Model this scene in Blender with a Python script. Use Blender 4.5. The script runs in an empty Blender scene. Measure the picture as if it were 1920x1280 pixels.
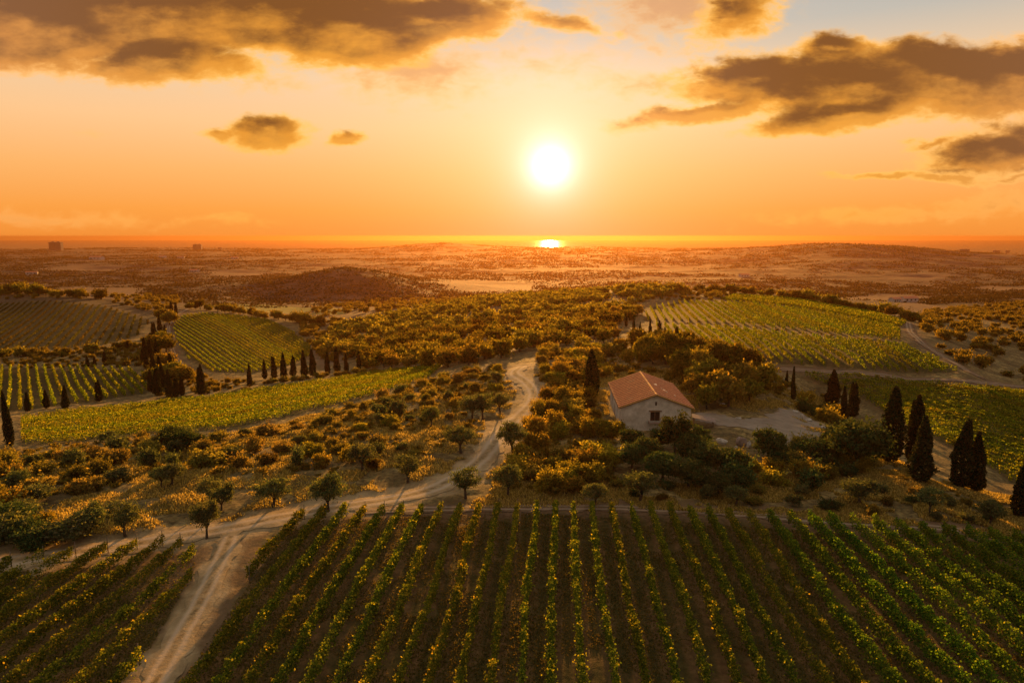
import bpy, math, random
import numpy as np
from mathutils import Vector, Matrix

random.seed(7)
RNG = np.random.default_rng(11)
SC = bpy.context.scene
COL = SC.collection
R = math.radians

# ------------------------------------------------------------------ camera model
F, PITCH, CZ = 1280.0, R(8.75), 30.0
SP, CP = math.sin(PITCH), math.cos(PITCH)

def slope(v):
    """fall of the sight line per metre of northing, for a row of the photograph"""
    return (F * SP - (640 - v) * CP) / (F * CP + (640 - v) * SP)

def kx(u, v):
    return (u - 960) / (F * CP + (640 - v) * SP)

# ------------------------------------------------------------------ value noise
def _hash(ix, iy, seed):
    h = (ix.astype(np.int64) * 374761393 + iy.astype(np.int64) * 668265263 + seed * 974634777) & 0x7fffffff
    h = ((h ^ (h >> 13)) * 1274126177) & 0x7fffffff
    return ((h ^ (h >> 16)) & 0xffff) / 65535.0

def vnoise(x, y, seed=0):
    ix, iy = np.floor(x), np.floor(y)
    fx, fy = x - ix, y - iy
    fx = fx * fx * (3 - 2 * fx); fy = fy * fy * (3 - 2 * fy)
    a = _hash(ix, iy, seed); b = _hash(ix + 1, iy, seed)
    c = _hash(ix, iy + 1, seed); d = _hash(ix + 1, iy + 1, seed)
    return (a * (1 - fx) + b * fx) * (1 - fy) + (c * (1 - fx) + d * fx) * fy - 0.5

def fbm(x, y, seed=0, octaves=4):
    s, a = 0, 1.0
    for o in range(octaves):
        s = s + a * vnoise(x * 2 ** o, y * 2 ** o, seed + o * 17)
        a *= 0.5
    return s

# ------------------------------------------------------------------ terrain
# (u, v, northing in metres): what the sight lines of the photograph meet, and how far off
CTRL = []
def flat(us, vs, z):
    for v in vs:
        for u in us:
            CTRL.append((kx(u, v), z / -slope(v), z))
def pt(u, v, Y):
    CTRL.append((kx(u, v), Y, -slope(v) * Y))
flat((-300, 300, 960, 1600, 2300), (1600,), -31.2)
flat((-300, 300, 960, 1600, 2300), (1280,), -30.7)
flat((-300, 300, 960, 1600, 2300), (1060,), -30.2)
flat((300, 700, 960, 1300, 1700, 2100), (965,), -30)
flat((0, 400, 700, 1000), (900,), -30.2)
flat((1000, 1200, 1400), (830,), -30.4)
flat((1200, 1400), (760,), -30.8)
flat((1100,), (700,), -31.5)
for a in [  # left side: slope down into the valley
    (0, 850, 106), (200, 850, 104), (400, 830, 107), (600, 800, 112), (800, 760, 122), (950, 720, 138), (960, 690, 152),
    (100, 820, 120), (18, 835, 112), (50, 760, 176), (270, 770, 160), (420, 740, 190), (400, 805, 121), (600, 705, 212), (820, 690, 188), (640, 760, 133),
    (378, 742, 190), (520, 710, 226), (650, 697, 232), (280, 740, 200), (0, 750, 190), (250, 690, 250), (0, 690, 250),
    (400, 700, 240), (560, 690, 250), (330, 620, 360), (320, 640, 320), (450, 640, 320), (580, 655, 310), (385, 586, 440), (520, 598, 410), (440, 590, 430),
    (0, 650, 300), (200, 650, 300), (280, 630, 345), (0, 570, 470), (120, 562, 480), (250, 588, 440),
    (0, 549, 520), (150, 554, 520), (400, 577, 520), (560, 588, 500), (590, 575, 560),
    # central wooded saddle
    (700, 680, 235), (700, 620, 340), (640, 650, 300), (850, 660, 230), (850, 600, 330), (800, 575, 450), (1000, 660, 185), (1000, 600, 300), (1000, 560, 400), (900, 568, 440),
    (1100, 650, 190), (1150, 600, 270), (1130, 555, 380), (1240, 548, 390), (1050, 690, 150),
    # right hill
    (1290, 663, 165), (1300, 613, 232), (1210, 600, 262), (1215, 575, 320), (1280, 563, 345), (1400, 565, 340), (1500, 575, 322), (1640, 594, 296), (1700, 612, 270),
    (1400, 690, 152), (1500, 640, 200), (1600, 697, 160), (1760, 680, 180), (1805, 702, 165), (1690, 645, 205),
    (1300, 548, 420), (1400, 552, 400), (1500, 563, 372), (1640, 588, 330), (1710, 602, 300),
    # right flank below the cypresses
    (1563, 758, 150), (1590, 785, 130), (1665, 868, 91), (1720, 900, 83), (1810, 915, 82), (1910, 955, 76), (1500, 705, 160), (1700, 712, 165), (1920, 735, 168),
    (1900, 905, 93), (1800, 840, 108), (1700, 790, 124), (1640, 740, 148), (1480, 770, 124), (1560, 810, 112),
    # scrub lowland to the right
    (1850, 700, 195), (1900, 640, 265), (1760, 630, 245), (1850, 590, 420), (1750, 580, 480), (1920, 560, 700), (1800, 562, 650),
    # valley floor and the country beyond
    (1300, 545, 900), (1000, 548, 900), (1130, 540, 1000), (1450, 548, 800), (1600, 560, 700), (1700, 562, 760), (850, 556, 760), (700, 565, 720),
    (200, 550, 760), (0, 545, 800), (400, 555, 760), (0, 520, 1350), (300, 525, 1250), (0, 495, 2200), (300, 495, 2200), (0, 476, 3800), (300, 474, 3800),
    (0, 467.5, 5000), (180, 465.5, 4900), (400, 465, 5000), (550, 466, 5000), (700, 465, 4800), (830, 456, 4300), (950, 463.5, 4700), (1100, 463, 4900), (1250, 466, 4900), (1400, 465.5, 4200),
    (560, 545, 860), (650, 509, 900), (600, 520, 880), (720, 518, 900), (800, 543, 880), (500, 540, 900), (650, 522, 1300), (650, 500, 1900), (880, 552, 860),
    (930, 538, 1050), (1000, 530, 1250), (900, 520, 1500), (1100, 510, 1700), (900, 490, 2400), (1100, 485, 2700), (830, 472, 3500),
    (1250, 520, 1400), (1400, 525, 1200), (1500, 505, 1700), (1450, 490, 2200), (1560, 459.5, 2700), (1640, 463, 2600), (1480, 462.5, 2900), (1720, 473, 2500), (1850, 494, 2100), (1780, 484, 2300), (1560, 490, 2000), (1650, 520, 1400),
    (1600, 468, 4200), (1750, 470, 5000), (1920, 471.5, 5000), (1900, 500, 1900), (1920, 480, 3300), (1800, 530, 1250), (1920, 525, 1250),
]:
    pt(*a)
for k in (-1.5, -1.15):
    for Y, z in ((60, -30), (110, -33), (200, -47), (320, -48), (520, -47), (900, -70), (1500, -84), (2800, -88), (5000, -93)):
        CTRL.append((k, Y, z))
for k in (1.15, 1.5):
    for Y, z in ((60, -30), (95, -31), (160, -38), (280, -44), (520, -58), (900, -72), (1500, -84), (2800, -88), (5000, -95)):
        CTRL.append((k, Y, z))
for k in (-1.5, -0.7, 0, 0.7, 1.5):
    CTRL.append((k, 8, -31.6)); CTRL.append((k, 20, -31.4)); CTRL.append((k, 6300, -112))
CTRL = np.array(CTRL)
KS = 2.2
A_ = np.c_[CTRL[:, 0] * KS, np.log(CTRL[:, 1])]
# interpolate the "sight line drop" z / Y so that far and near are both honoured
def _tps(r2):
    return np.where(r2 > 1e-12, 0.5 * r2 * np.log(np.maximum(r2, 1e-12)), 0.0)
_n = len(A_)
_D2 = ((A_[:, None, :] - A_[None, :, :]) ** 2).sum(-1)
_K = _tps(_D2) + np.eye(_n) * 2e-4
_P = np.c_[np.ones(_n), A_]
_M = np.block([[_K, _P], [_P.T, np.zeros((3, 3))]])
_W = np.linalg.solve(_M, np.r_[CTRL[:, 2] / CTRL[:, 1], np.zeros(3)])

NK, NT = 620, 760
K0, K1, T0, T1 = -1.45, 1.45, math.log(9.0), math.log(6600.0)
kk = np.linspace(K0, K1, NK); tt = np.linspace(T0, T1, NT)
# coarse evaluation (smooth) then bilinear up
ck = np.linspace(K0, K1, 156); ct = np.linspace(T0, T1, 191)
GKc, GTc = np.meshgrid(ck, ct)
Q = np.c_[GKc.ravel() * KS, GTc.ravel()]
val = np.zeros(len(Q))
for i in range(0, len(Q), 6000):
    q = Q[i:i + 6000]
    d2 = ((q[:, None, :] - A_[None, :, :]) ** 2).sum(-1)
    val[i:i + 6000] = _tps(d2) @ _W[:_n] + _W[_n] + q @ _W[_n + 1:]
COARSE = val.reshape(GKc.shape)

def bil(grid, k, t, k0, k1, t0, t1):
    nt, nk = grid.shape
    a = np.clip((np.asarray(k) - k0) / (k1 - k0) * (nk - 1), 0, nk - 1.0001)
    b = np.clip((np.asarray(t) - t0) / (t1 - t0) * (nt - 1), 0, nt - 1.0001)
    i, j = a.astype(int), b.astype(int)
    fa, fb = a - i, b - j
    return (grid[j, i] * (1 - fa) + grid[j, i + 1] * fa) * (1 - fb) + (grid[j + 1, i] * (1 - fa) + grid[j + 1, i + 1] * fa) * fb

GK, GT = np.meshgrid(kk, tt)
GY = np.exp(GT); GX = GK * GY
SMOOTH = bil(COARSE, GK, GT, K0, K1, T0, T1) * GY + CZ      # world z without roughness
SMOOTH = SMOOTH - np.clip((GY - 5000) / 350, 0, 1) ** 1.5 * 60      # the shore
SMOOTH = np.maximum(SMOOTH, -84)

def ground_smooth(x, y):
    x, y = np.asarray(x, float), np.asarray(y, float)
    return bil(SMOOTH, x / y, np.log(y), K0, K1, T0, T1)

_TS = np.linspace(T0, T1, 4000); _YS = np.exp(_TS)
def pix(u, v):
    """world point of the ground under a pixel of the photograph"""
    k = kx(u, v)
    z = bil(SMOOTH, np.full_like(_TS, k), _TS, K0, K1, T0, T1)
    ray = CZ - slope(v) * _YS
    hit = np.nonzero(ray <= z)[0]
    i = hit[0] if len(hit) else len(_TS) - 1
    Y = _YS[i]
    return np.array([k * Y, Y, z[i]])

def line_px(pts, step=6.0):
    """a pixel polyline, made dense, on the ground: (n, 2)"""
    out = []
    for (a, b) in zip(pts[:-1], pts[1:]):
        n = max(1, int(math.hypot(b[0] - a[0], b[1] - a[1]) / step))
        for i in range(n):
            f = i / n
            out.append(pix(a[0] + (b[0] - a[0]) * f, a[1] + (b[1] - a[1]) * f)[:2])
    out.append(pix(*pts[-1])[:2])
    return np.array(out)

def poly_px(pts):
    return line_px(list(pts) + [pts[0]], 14)[:-1]

def inside(poly, x, y):
    x, y = np.asarray(x), np.asarray(y)
    c = np.zeros(x.shape, bool)
    n = len(poly)
    for i in range(n):
        x1, y1 = poly[i]; x2, y2 = poly[(i + 1) % n]
        if y1 == y2: continue
        m = ((y1 > y) != (y2 > y)) & (x < (x2 - x1) * (y - y1) / (y2 - y1) + x1)
        c ^= m
    return c

def dist_line(P, x, y):
    d = np.full(np.shape(x), 1e9)
    for a, b in zip(P[:-1], P[1:]):
        ab = b - a; L = ab @ ab + 1e-9
        t = np.clip(((x - a[0]) * ab[0] + (y - a[1]) * ab[1]) / L, 0, 1)
        d = np.minimum(d, np.hypot(x - a[0] - t * ab[0], y - a[1] - t * ab[1]))
    return d

# ------------------------------------------------------------------ tracks (pixel centre lines, widths in metres)
ROAD = line_px([(-140, 1075), (0, 1058), (120, 1040), (250, 1022), (330, 1006), (420, 996), (500, 975), (600, 957), (700, 942), (800, 925), (860, 895), (905, 862), (925, 835), (945, 805), (975, 780), (1000, 755), (1003, 735), (985, 715), (958, 700), (985, 684)])
TRACK = line_px([(440, 994), (425, 1025), (402, 1075), (375, 1130), (345, 1185), (310, 1245), (275, 1310), (215, 1420)])
HEAD = line_px([(640, 962), (800, 955), (960, 953), (1120, 953), (1300, 958), (1450, 970), (1600, 980), (1750, 990), (1950, 1010), (2100, 1028)])
FARM = line_px([(1455, 692), (1540, 695), (1640, 704), (1760, 714), (1880, 722), (2060, 735)])
HILL = line_px([(1702, 606), (1706, 622), (1730, 645), (1775, 672), (1815, 696), (1850, 714)])
OVAL = line_px([(352, 580), (330, 592), (316, 612), (318, 640), (328, 668), (348, 690)])
VALE = line_px([(60, 778), (200, 765), (330, 750), (460, 733), (600, 712), (740, 694)])
YARD = poly_px([(1292, 776), (1322, 770), (1380, 781), (1425, 783), (1450, 768), (1490, 766), (1528, 788), (1560, 806), (1535, 822), (1480, 834), (1440, 826), (1400, 806), (1340, 797), (1305, 790)])
BARE = [poly_px(p) for p in (
    [(330, 1030), (400, 1000), (545, 975), (470, 1090), (330, 1290), (230, 1290), (300, 1180), (372, 1055)],
    [(930, 690), (985, 678), (1010, 730), (1000, 750), (950, 730)],
    [(380, 815), (460, 803), (480, 812), (400, 826)],
    [(575, 655), (640, 650), (640, 680), (600, 690)])]

# ------------------------------------------------------------------ vineyards: polygon, row direction, spacing
VINES = {
    'front':  ([(548, 976), (640, 968), (1000, 961), (1250, 966), (1450, 979), (1750, 1003), (1925, 1022), (2060, 1040), (2260, 1068), (2260, 1430), (250, 1430), (340, 1288), (470, 1092)], (0.067, 1.0), 2.06),
    'corner': ([(-90, 1082), (0, 1070), (100, 1054), (230, 1035), (300, 1024), (340, 1030), (374, 1052), (360, 1092), (305, 1180), (240, 1280), (150, 1400), (-170, 1400), (-170, 1100)], (0.045, 1.0), 2.06),
    'strip':  ([(40, 786), (130, 774), (400, 745), (560, 722), (700, 701), (832, 686), (800, 712), (640, 757), (460, 798), (380, 808), (260, 815), (100, 835), (40, 830)], None, 3.0),
    'oval':   ([(332, 602), (345, 592), (385, 588), (440, 592), (505, 600), (545, 620), (580, 648), (585, 666), (540, 687), (470, 700), (395, 698), (352, 672), (333, 642), (325, 617)], (-0.56, 0.83), 2.3),
    'valley': ([(-40, 692), (70, 690), (170, 692), (250, 694), (288, 716), (275, 738), (120, 760), (-40, 778)], (-0.585, 0.81), 2.5),
    'brown':  ([(-40, 572), (100, 564), (200, 575), (250, 590), (280, 603), (262, 628), (200, 646), (100, 656), (-40, 662)], (-0.45, 0.89), 3.8),
    'upper':  ([(1205, 602), (1215, 578), (1280, 566), (1400, 568), (1500, 580), (1600, 598), (1688, 616), (1688, 640), (1600, 631), (1480, 619), (1380, 609), (1290, 603)], (0.155, 0.99), 2.9),
    'lower':  ([(1225, 610), (1302, 612), (1370, 616), (1480, 628), (1600, 640), (1690, 648), (1755, 675), (1800, 699), (1700, 700), (1600, 692), (1500, 685), (1425, 680), (1395, 668), (1330, 648), (1280, 640)], (0.155, 0.99), 2.7),
    'flank':  ([(1495, 706), (1540, 702), (1700, 716), (1930, 738), (2220, 765), (2220, 1030), (2050, 985), (1920, 920), (1850, 876), (1790, 842), (1700, 798), (1625, 752)], (0.85, -0.52), 2.6),
    'crest':  ([(1352, 563), (1380, 553), (1500, 562), (1640, 588), (1700, 606), (1688, 613), (1600, 595), (1500, 577), (1400, 566)], None, 2.6),
}
VPOLY = {k: poly_px(v[0]) for k, v in VINES.items()}

# ------------------------------------------------------------------ ground attributes
def soft_poly(poly, x, y, n=0.0):
    w = n * fbm(x / 6.0, y / 6.0, 5, 3)
    return inside(poly, x + w, y + w * 0.7).astype(float)

near = GY < 900
X_, Y_ = GX, GY
wob = fbm(X_ / 2.2, Y_ / 2.2, 3, 4)
dirt = np.zeros_like(GX); soil = np.zeros_like(GX); lush = np.zeros_like(GX); field = np.zeros_like(GX)
def band(P, w, soft):
    d = np.full_like(GX, 1e9)
    lo, hi = P.min(0) - 15, P.max(0) + 15
    m = (X_ > lo[0]) & (X_ < hi[0]) & (Y_ > lo[1]) & (Y_ < hi[1])
    d[m] = dist_line(P[::2] if len(P) > 60 else P, X_[m], Y_[m])
    return np.clip(1 - (d + wob * soft * 1.3 - w) / soft, 0, 1)
TRACKS = [('dirt_road', ROAD, 2.0, 1.9), ('farm_track', TRACK, 1.3, 0.9), ('headland_track', HEAD, 1.1, 1.8), ('field_track', FARM, 1.1, 1.8), ('hill_track', HILL, 1.5, 2.4), ('vineyard_path', OVAL, 1.2, 2.4), ('valley_path', VALE, 0.7, 1.4)]
PALE = ('dirt_road', 'farm_track')
earth = np.zeros_like(GX)
for nm, P, w, s in TRACKS:
    if nm in PALE: dirt = np.maximum(dirt, band(P, w, s))
    else: earth = np.maximum(earth, band(P, w, s))
dirt = np.maximum(dirt, soft_poly(YARD, X_, Y_, 3.0) * (0.5 + 0.4 * wob))
for p in BARE:
    earth = np.maximum(earth, soft_poly(p, X_, Y_, 3.0) * np.clip(0.8 + 0.6 * wob, 0, 1))
    dirt = np.maximum(dirt, soft_poly(p, X_, Y_, 3.0) * np.clip(-0.1 + 0.9 * wob, 0, 1))
# grassy alleys between the near rows
alley = np.zeros_like(GX)
for key in ('front', 'corner'):
    d = np.array(VINES[key][1]); d = d / np.linalg.norm(d)
    q = (X_ * d[1] - Y_ * d[0]) / VINES[key][2]
    m_ = inside(VPOLY[key], X_, Y_)
    alley[m_] = np.clip(0.25 - 0.95 * np.cos(2 * np.pi * q + 0.5 * wob), 0, 1)[m_]
for key in ('oval', 'upper', 'lower', 'flank', 'crest', 'strip', 'valley', 'brown'): alley[inside(VPOLY[key], X_, Y_)] = 0.75 if key == 'flank' else 1  # mid fields darkened throughout: green grass plus painted-in shade between rows
for p in VPOLY.values():
    soil = np.maximum(soil, soft_poly(p, X_, Y_, 0.8))
for p in [[(380, 572), (480, 570), (590, 578), (560, 588), (470, 586)], [(600, 575), (660, 580), (640, 590), (590, 588)]]:
    lush = np.maximum(lush, soft_poly(poly_px(p), X_, Y_, 4))
for p in [[(60, 548), (130, 538), (260, 538), (280, 556), (180, 560)], [(800, 530), (880, 524), (1010, 532), (1000, 545), (880, 550)], [(1640, 572), (1720, 566), (1780, 578), (1740, 592), (1690, 590)],
          [(60, 505), (140, 498), (240, 500), (200, 508)], [(360, 512), (450, 506), (520, 510), (440, 518)], [(1560, 560), (1640, 552), (1750, 556), (1700, 566)], [(1380, 508), (1460, 500), (1500, 506)], [(1650, 520), (1720, 512), (1800, 516), (1740, 524)],
          [(1800, 540), (1860, 534), (1940, 540), (1880, 548)], [(700, 494), (800, 488), (860, 494)], [(1780, 482), (1850, 477), (1920, 479), (1880, 486)]]:
    field = np.maximum(field, soft_poly(poly_px(p), X_, Y_, 10))
rough = fbm(X_ / 3.0, Y_ / 3.0, 1, 4) * 0.42 * np.clip(1.2 - soil - dirt - earth, 0.12, 1) * np.clip(200 / Y_, 0, 1)
rough += fbm(X_ / 14.0, Y_ / 14.0, 2, 3) * 0.5 * np.clip(1 - 0.8 * soil - 0.7 * dirt, 0, 1) * np.clip((Y_ - 60) / 60, 0.15, 1)
rough += fbm(X_ / 190.0, Y_ / 190.0, 8, 4) * np.clip((Y_ - 560) / 900, 0, 1) * 9.0 * np.clip(1.15 - (Y_ - 2500) / 1800, 0.12, 1)
hx = pix(1226, 800)
HEIGHT = SMOOTH + rough

def ground(x, y):
    x, y = np.asarray(x, float), np.asarray(y, float)
    return bil(HEIGHT, x / y, np.log(y), K0, K1, T0, T1)

# ------------------------------------------------------------------ mesh helpers
def mesh(name, V, Fc, mat=None, smooth=False, attrs=None):
    V = np.asarray(V, np.float32); Fc = np.asarray(Fc, np.int32)
    me = bpy.data.meshes.new(name)
    n, k = Fc.shape
    me.vertices.add(len(V)); me.vertices.foreach_set('co', V.ravel())
    me.loops.add(n * k); me.loops.foreach_set('vertex_index', Fc.ravel())
    me.polygons.add(n); me.polygons.foreach_set('loop_start', np.arange(n, dtype=np.int32) * k)
    if smooth: me.polygons.foreach_set('use_smooth', np.ones(n, bool))
    if attrs:
        for a, val in attrs.items():
            at = me.attributes.new(a, 'FLOAT', 'POINT'); at.data.foreach_set('value', np.asarray(val, np.float32).ravel())
    me.update(calc_edges=True)
    if mat: me.materials.append(mat)
    return me

def obj(name, me, parent=None, loc=None, **props):
    o = bpy.data.objects.new(name, me); COL.objects.link(o)
    if parent: o.parent = parent
    if loc is not None: o.location = loc
    for k, v in props.items(): o[k] = v
    return o

def thing(name, label, cat, loc=(0, 0, 0), rz=0, group=None, me=None):
    o = bpy.data.objects.new(name, me); COL.objects.link(o)
    o.location = loc; o.rotation_euler = (0, 0, rz)
    o['label'] = label; o['category'] = cat
    if group: o['group'] = group
    return o

class MB:
    """collects boxes, tubes and lofts and links them as one mesh"""
    def __init__(s): s.V = []; s.F = []
    def add(s, V, Fc):
        b = len(s.V); s.V += [tuple(v) for v in V]; s.F += [tuple(b + i for i in f) for f in Fc]; return s
    def box(s, x0, x1, y0, y1, z0, z1):
        return s.add([(x0, y0, z0), (x1, y0, z0), (x1, y1, z0), (x0, y1, z0), (x0, y0, z1), (x1, y0, z1), (x1, y1, z1), (x0, y1, z1)],
                     [(0, 3, 2, 1), (4, 5, 6, 7), (0, 1, 5, 4), (1, 2, 6, 5), (2, 3, 7, 6), (3, 0, 4, 7)])
    def tube(s, P, rad, n=7):
        P = [Vector(p) for p in P]; rings = []
        for i, p in enumerate(P):
            d = (P[min(i + 1, len(P) - 1)] - P[max(i - 1, 0)]).normalized()
            a = d.orthogonal().normalized(); b = d.cross(a)
            r = rad[i] if isinstance(rad, (list, tuple)) else rad
            rings.append([p + (a * math.cos(2 * math.pi * j / n) + b * math.sin(2 * math.pi * j / n)) * r for j in range(n)])
        b0 = len(s.V)
        for r_ in rings: s.V += [tuple(v) for v in r_]
        for i in range(len(P) - 1):
            for j in range(n):
                s.F.append((b0 + i * n + j, b0 + i * n + (j + 1) % n, b0 + (i + 1) * n + (j + 1) % n, b0 + (i + 1) * n + j))
        s.F.append(tuple(b0 + j for j in reversed(range(n)))); s.F.append(tuple(b0 + (len(P) - 1) * n + j for j in range(n)))
        return s
    def me(s, name, mat, smooth=False):
        m = bpy.data.meshes.new(name); m.from_pydata(s.V, [], s.F)
        if smooth: m.polygons.foreach_set('use_smooth', [True] * len(m.polygons))
        m.update(); m.materials.append(mat); return m
    def build(s, name, mat, parent=None, smooth=False, **props):
        return obj(name, s.me(name, mat, smooth), parent, **props)

def leaf_quads(C, size, aspect=0.6, up=0.0):
    """loose leaf-shaped quads of random attitude round the centres C"""
    n = len(C)
    a = RNG.normal(size=(n, 3)); a[:, 2] += up
    a /= np.linalg.norm(a, axis=1)[:, None]
    b = np.cross(a, RNG.normal(size=(n, 3))); b /= np.linalg.norm(b, axis=1)[:, None] + 1e-9
    sz = (np.asarray(size) * RNG.uniform(0.65, 1.35, n))[:, None]
    V = np.stack([C - a * sz, C + b * sz * aspect, C + a * sz, C - b * sz * aspect], 1).reshape(-1, 3)
    return V, np.arange(n * 4).reshape(n, 4)

# ------------------------------------------------------------------ materials
def new_mat(name):
    m = bpy.data.materials.new(name); m.use_nodes = True
    nt = m.node_tree; nt.nodes.clear()
    out = nt.nodes.new('ShaderNodeOutputMaterial')
    return m, nt, out

def N(nt, kind, ins=None, **kw):
    n = nt.nodes.new(kind)
    for k, v in kw.items(): setattr(n, k, v)
    for k, v in (ins or {}).items():
        s = n.inputs[k]
        if hasattr(v, 'is_output'): nt.links.new(v, s)
        else: s.default_value = v
    return n

def ramp(nt, fac, stops, interp='LINEAR'):
    r = nt.nodes.new('ShaderNodeValToRGB'); r.color_ramp.interpolation = interp
    e = r.color_ramp.elements
    while len(e) < len(stops): e.new(0.5)
    for el, (p, c) in zip(e, stops):
        el.position = p; el.color = (*c, 1) if len(c) == 3 else c
    nt.links.new(fac, r.inputs['Fac'])
    return r.outputs['Color']

def mixc(nt, f, a, b, blend='MIX'):
    m = N(nt, 'ShaderNodeMix', data_type='RGBA', blend_type=blend)
    for i, v in ((0, f), (6, a), (7, b)):
        if hasattr(v, 'is_output'): nt.links.new(v, m.inputs[i])
        else: m.inputs[i].default_value = v if i == 0 else (*v, 1)
    return m.outputs[2]

def math_(nt, op, a, b=0.0, c=None, clamp=False):
    m = N(nt, 'ShaderNodeMath', operation=op, use_clamp=clamp)
    for i, v in enumerate((a, b) if c is None else (a, b, c)):
        if hasattr(v, 'is_output'): nt.links.new(v, m.inputs[i])
        else: m.inputs[i].default_value = v
    return m.outputs[0]

def noise(nt, vec, scale, detail=4, rough=0.6, dist=0.0):
    n = N(nt, 'ShaderNodeTexNoise', {'Scale': scale, 'Detail': detail, 'Roughness': rough, 'Distortion': dist})
    nt.links.new(vec, n.inputs['Vector'])
    return n.outputs['Fac']

def foliage(name, stops, trans=0.45, tint=(1.25, 1.05, 0.45), vary=0.5):
    m, nt, out = new_mat(name)
    geo = N(nt, 'ShaderNodeNewGeometry'); oi = N(nt, 'ShaderNodeObjectInfo')
    col = ramp(nt, geo.outputs['Random Per Island'], stops)
    hsv = N(nt, 'ShaderNodeHueSaturation', {'Saturation': 1.0})
    nt.links.new(col, hsv.inputs['Color'])
    nt.links.new(math_(nt, 'MULTIPLY_ADD', oi.outputs['Random'], vary, 1 - vary / 2), hsv.inputs['Value'])
    hue = math_(nt, 'MULTIPLY_ADD', math_(nt, 'FRACT', math_(nt, 'MULTIPLY', oi.outputs['Random'], 7.31)), 0.05, 0.475)
    nt.links.new(hue, hsv.inputs['Hue'])
    c = hsv.outputs['Color']
    d = N(nt, 'ShaderNodeBsdfDiffuse', {'Color': c})
    tc = mixc(nt, 1.0, c, tint, 'MULTIPLY')
    t = N(nt, 'ShaderNodeBsdfTranslucent', {'Color': tc})
    mx = N(nt, 'ShaderNodeMixShader', {0: trans, 1: d.outputs[0], 2: t.outputs[0]})
    nt.links.new(mx.outputs[0], out.inputs['Surface'])
    return m

def plain(name, c1, c2, scale=4.0, rough=0.85, bump=0.0, detail=6):
    m, nt, out = new_mat(name)
    tc = N(nt, 'ShaderNodeTexCoord')
    f = noise(nt, tc.outputs['Object'], scale, detail, 0.65)
    col = ramp(nt, f, [(0.3, c1), (0.7, c2)])
    p = N(nt, 'ShaderNodeBsdfPrincipled', {'Base Color': col, 'Roughness': rough, 'Specular IOR Level': 0.2})
    if bump:
        b = N(nt, 'ShaderNodeBump', {'Strength': bump, 'Distance': 0.05, 'Height': f})
        nt.links.new(b.outputs[0], p.inputs['Normal'])
    nt.links.new(p.outputs[0], out.inputs['Surface'])
    return m

M = {}
M['vine'] = foliage('vine_leaves', [(0, (0.062, 0.100, 0.016)), (0.5, (0.125, 0.163, 0.025)), (0.8, (0.225, 0.225, 0.031)), (0.94, (0.425, 0.350, 0.040)), (1, (0.600, 0.450, 0.056))], 0.58, (1.5, 1.3, 0.35), 0.3)
M['vine_green'] = foliage('green_vine_leaves', [(0, (0.045, 0.082, 0.016)), (0.5, (0.111, 0.176, 0.023)), (0.92, (0.208, 0.234, 0.026)), (1, (0.520, 0.403, 0.039))], 0.55, (1.25, 1.4, 0.4), 0.3)
M['vine_gold'] = foliage('golden_vine_leaves', [(0, (0.062, 0.094, 0.016)), (0.5, (0.138, 0.156, 0.024)), (0.8, (0.250, 0.225, 0.030)), (1, (0.550, 0.388, 0.050))], 0.58, (1.4, 1.45, 0.4), 0.3)
M['vine_mid'] = foliage('flank_vine_leaves', [(0, (0.05, 0.08, 0.014)), (0.6, (0.10, 0.135, 0.02)), (1, (0.28, 0.24, 0.03))], 0.5, (1.4, 1.45, 0.38), 0.2)
M['vine_far'] = foliage('vine_leaves_far', [(0, (0.078, 0.112, 0.018)), (0.5, (0.168, 0.190, 0.025)), (1, (0.470, 0.370, 0.045))], 0.58, (1.35, 1.42, 0.37), 0.2)
M['vine_brown'] = foliage('vine_leaves_brown', [(0, (0.045, 0.045, 0.016)), (0.6, (0.085, 0.07, 0.022)), (1, (0.17, 0.115, 0.03))], 0.45, (1.25, 1.3, 0.5), 0.3)
M['olive'] = foliage('olive_leaves', [(0, (0.060, 0.072, 0.036)), (0.6, (0.120, 0.126, 0.060)), (1, (0.240, 0.204, 0.096))], 0.5, (1.3, 1.4, 0.5), 0.4)
M['shrub'] = foliage('shrub_leaves', [(0, (0.105, 0.095, 0.031)), (0.5, (0.196, 0.157, 0.048)), (1, (0.350, 0.252, 0.077))], 0.6, (1.4, 1.28, 0.42), 0.6)
M['autumn'] = foliage('autumn_leaves', [(0, (0.135, 0.121, 0.024)), (0.5, (0.243, 0.200, 0.038)), (1, (0.432, 0.317, 0.061))], 0.6, (1.4, 1.28, 0.42), 0.5)
M['wood'] = foliage('woodland_leaves', [(0, (0.080, 0.081, 0.022)), (0.6, (0.160, 0.138, 0.036)), (1, (0.290, 0.217, 0.049))], 0.6, (1.48, 1.28, 0.36), 0.95)
M['green'] = foliage('green_leaves', [(0, (0.033, 0.055, 0.020)), (0.6, (0.066, 0.094, 0.033)), (1, (0.121, 0.143, 0.055))], 0.4, (1.3, 1.15, 0.5), 0.4)
M['cypress'] = foliage('cypress_needles', [(0, (0.018, 0.025, 0.012)), (0.7, (0.035, 0.042, 0.018)), (1, (0.085, 0.07, 0.026))], 0.25, (1.3, 1.1, 0.6), 0.3)
M['far'] = foliage('far_scrub_leaves', [(0, (0.03, 0.026, 0.011)), (0.6, (0.055, 0.042, 0.017)), (1, (0.10, 0.07, 0.028))], 0.3, (1.3, 1.1, 0.6), 0.0)
M['grass'] = foliage('dry_grass_blades', [(0, (0.161, 0.132, 0.040)), (0.5, (0.414, 0.322, 0.092)), (1, (0.690, 0.540, 0.172))], 0.5, (1.25, 1.25, 0.6), 0.0)
M['weed'] = foliage('green_grass_blades', [(0, (0.08, 0.08, 0.02)), (0.6, (0.16, 0.13, 0.035)), (1, (0.3, 0.21, 0.07))], 0.4, (1.3, 1.1, 0.5), 0.0)
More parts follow.
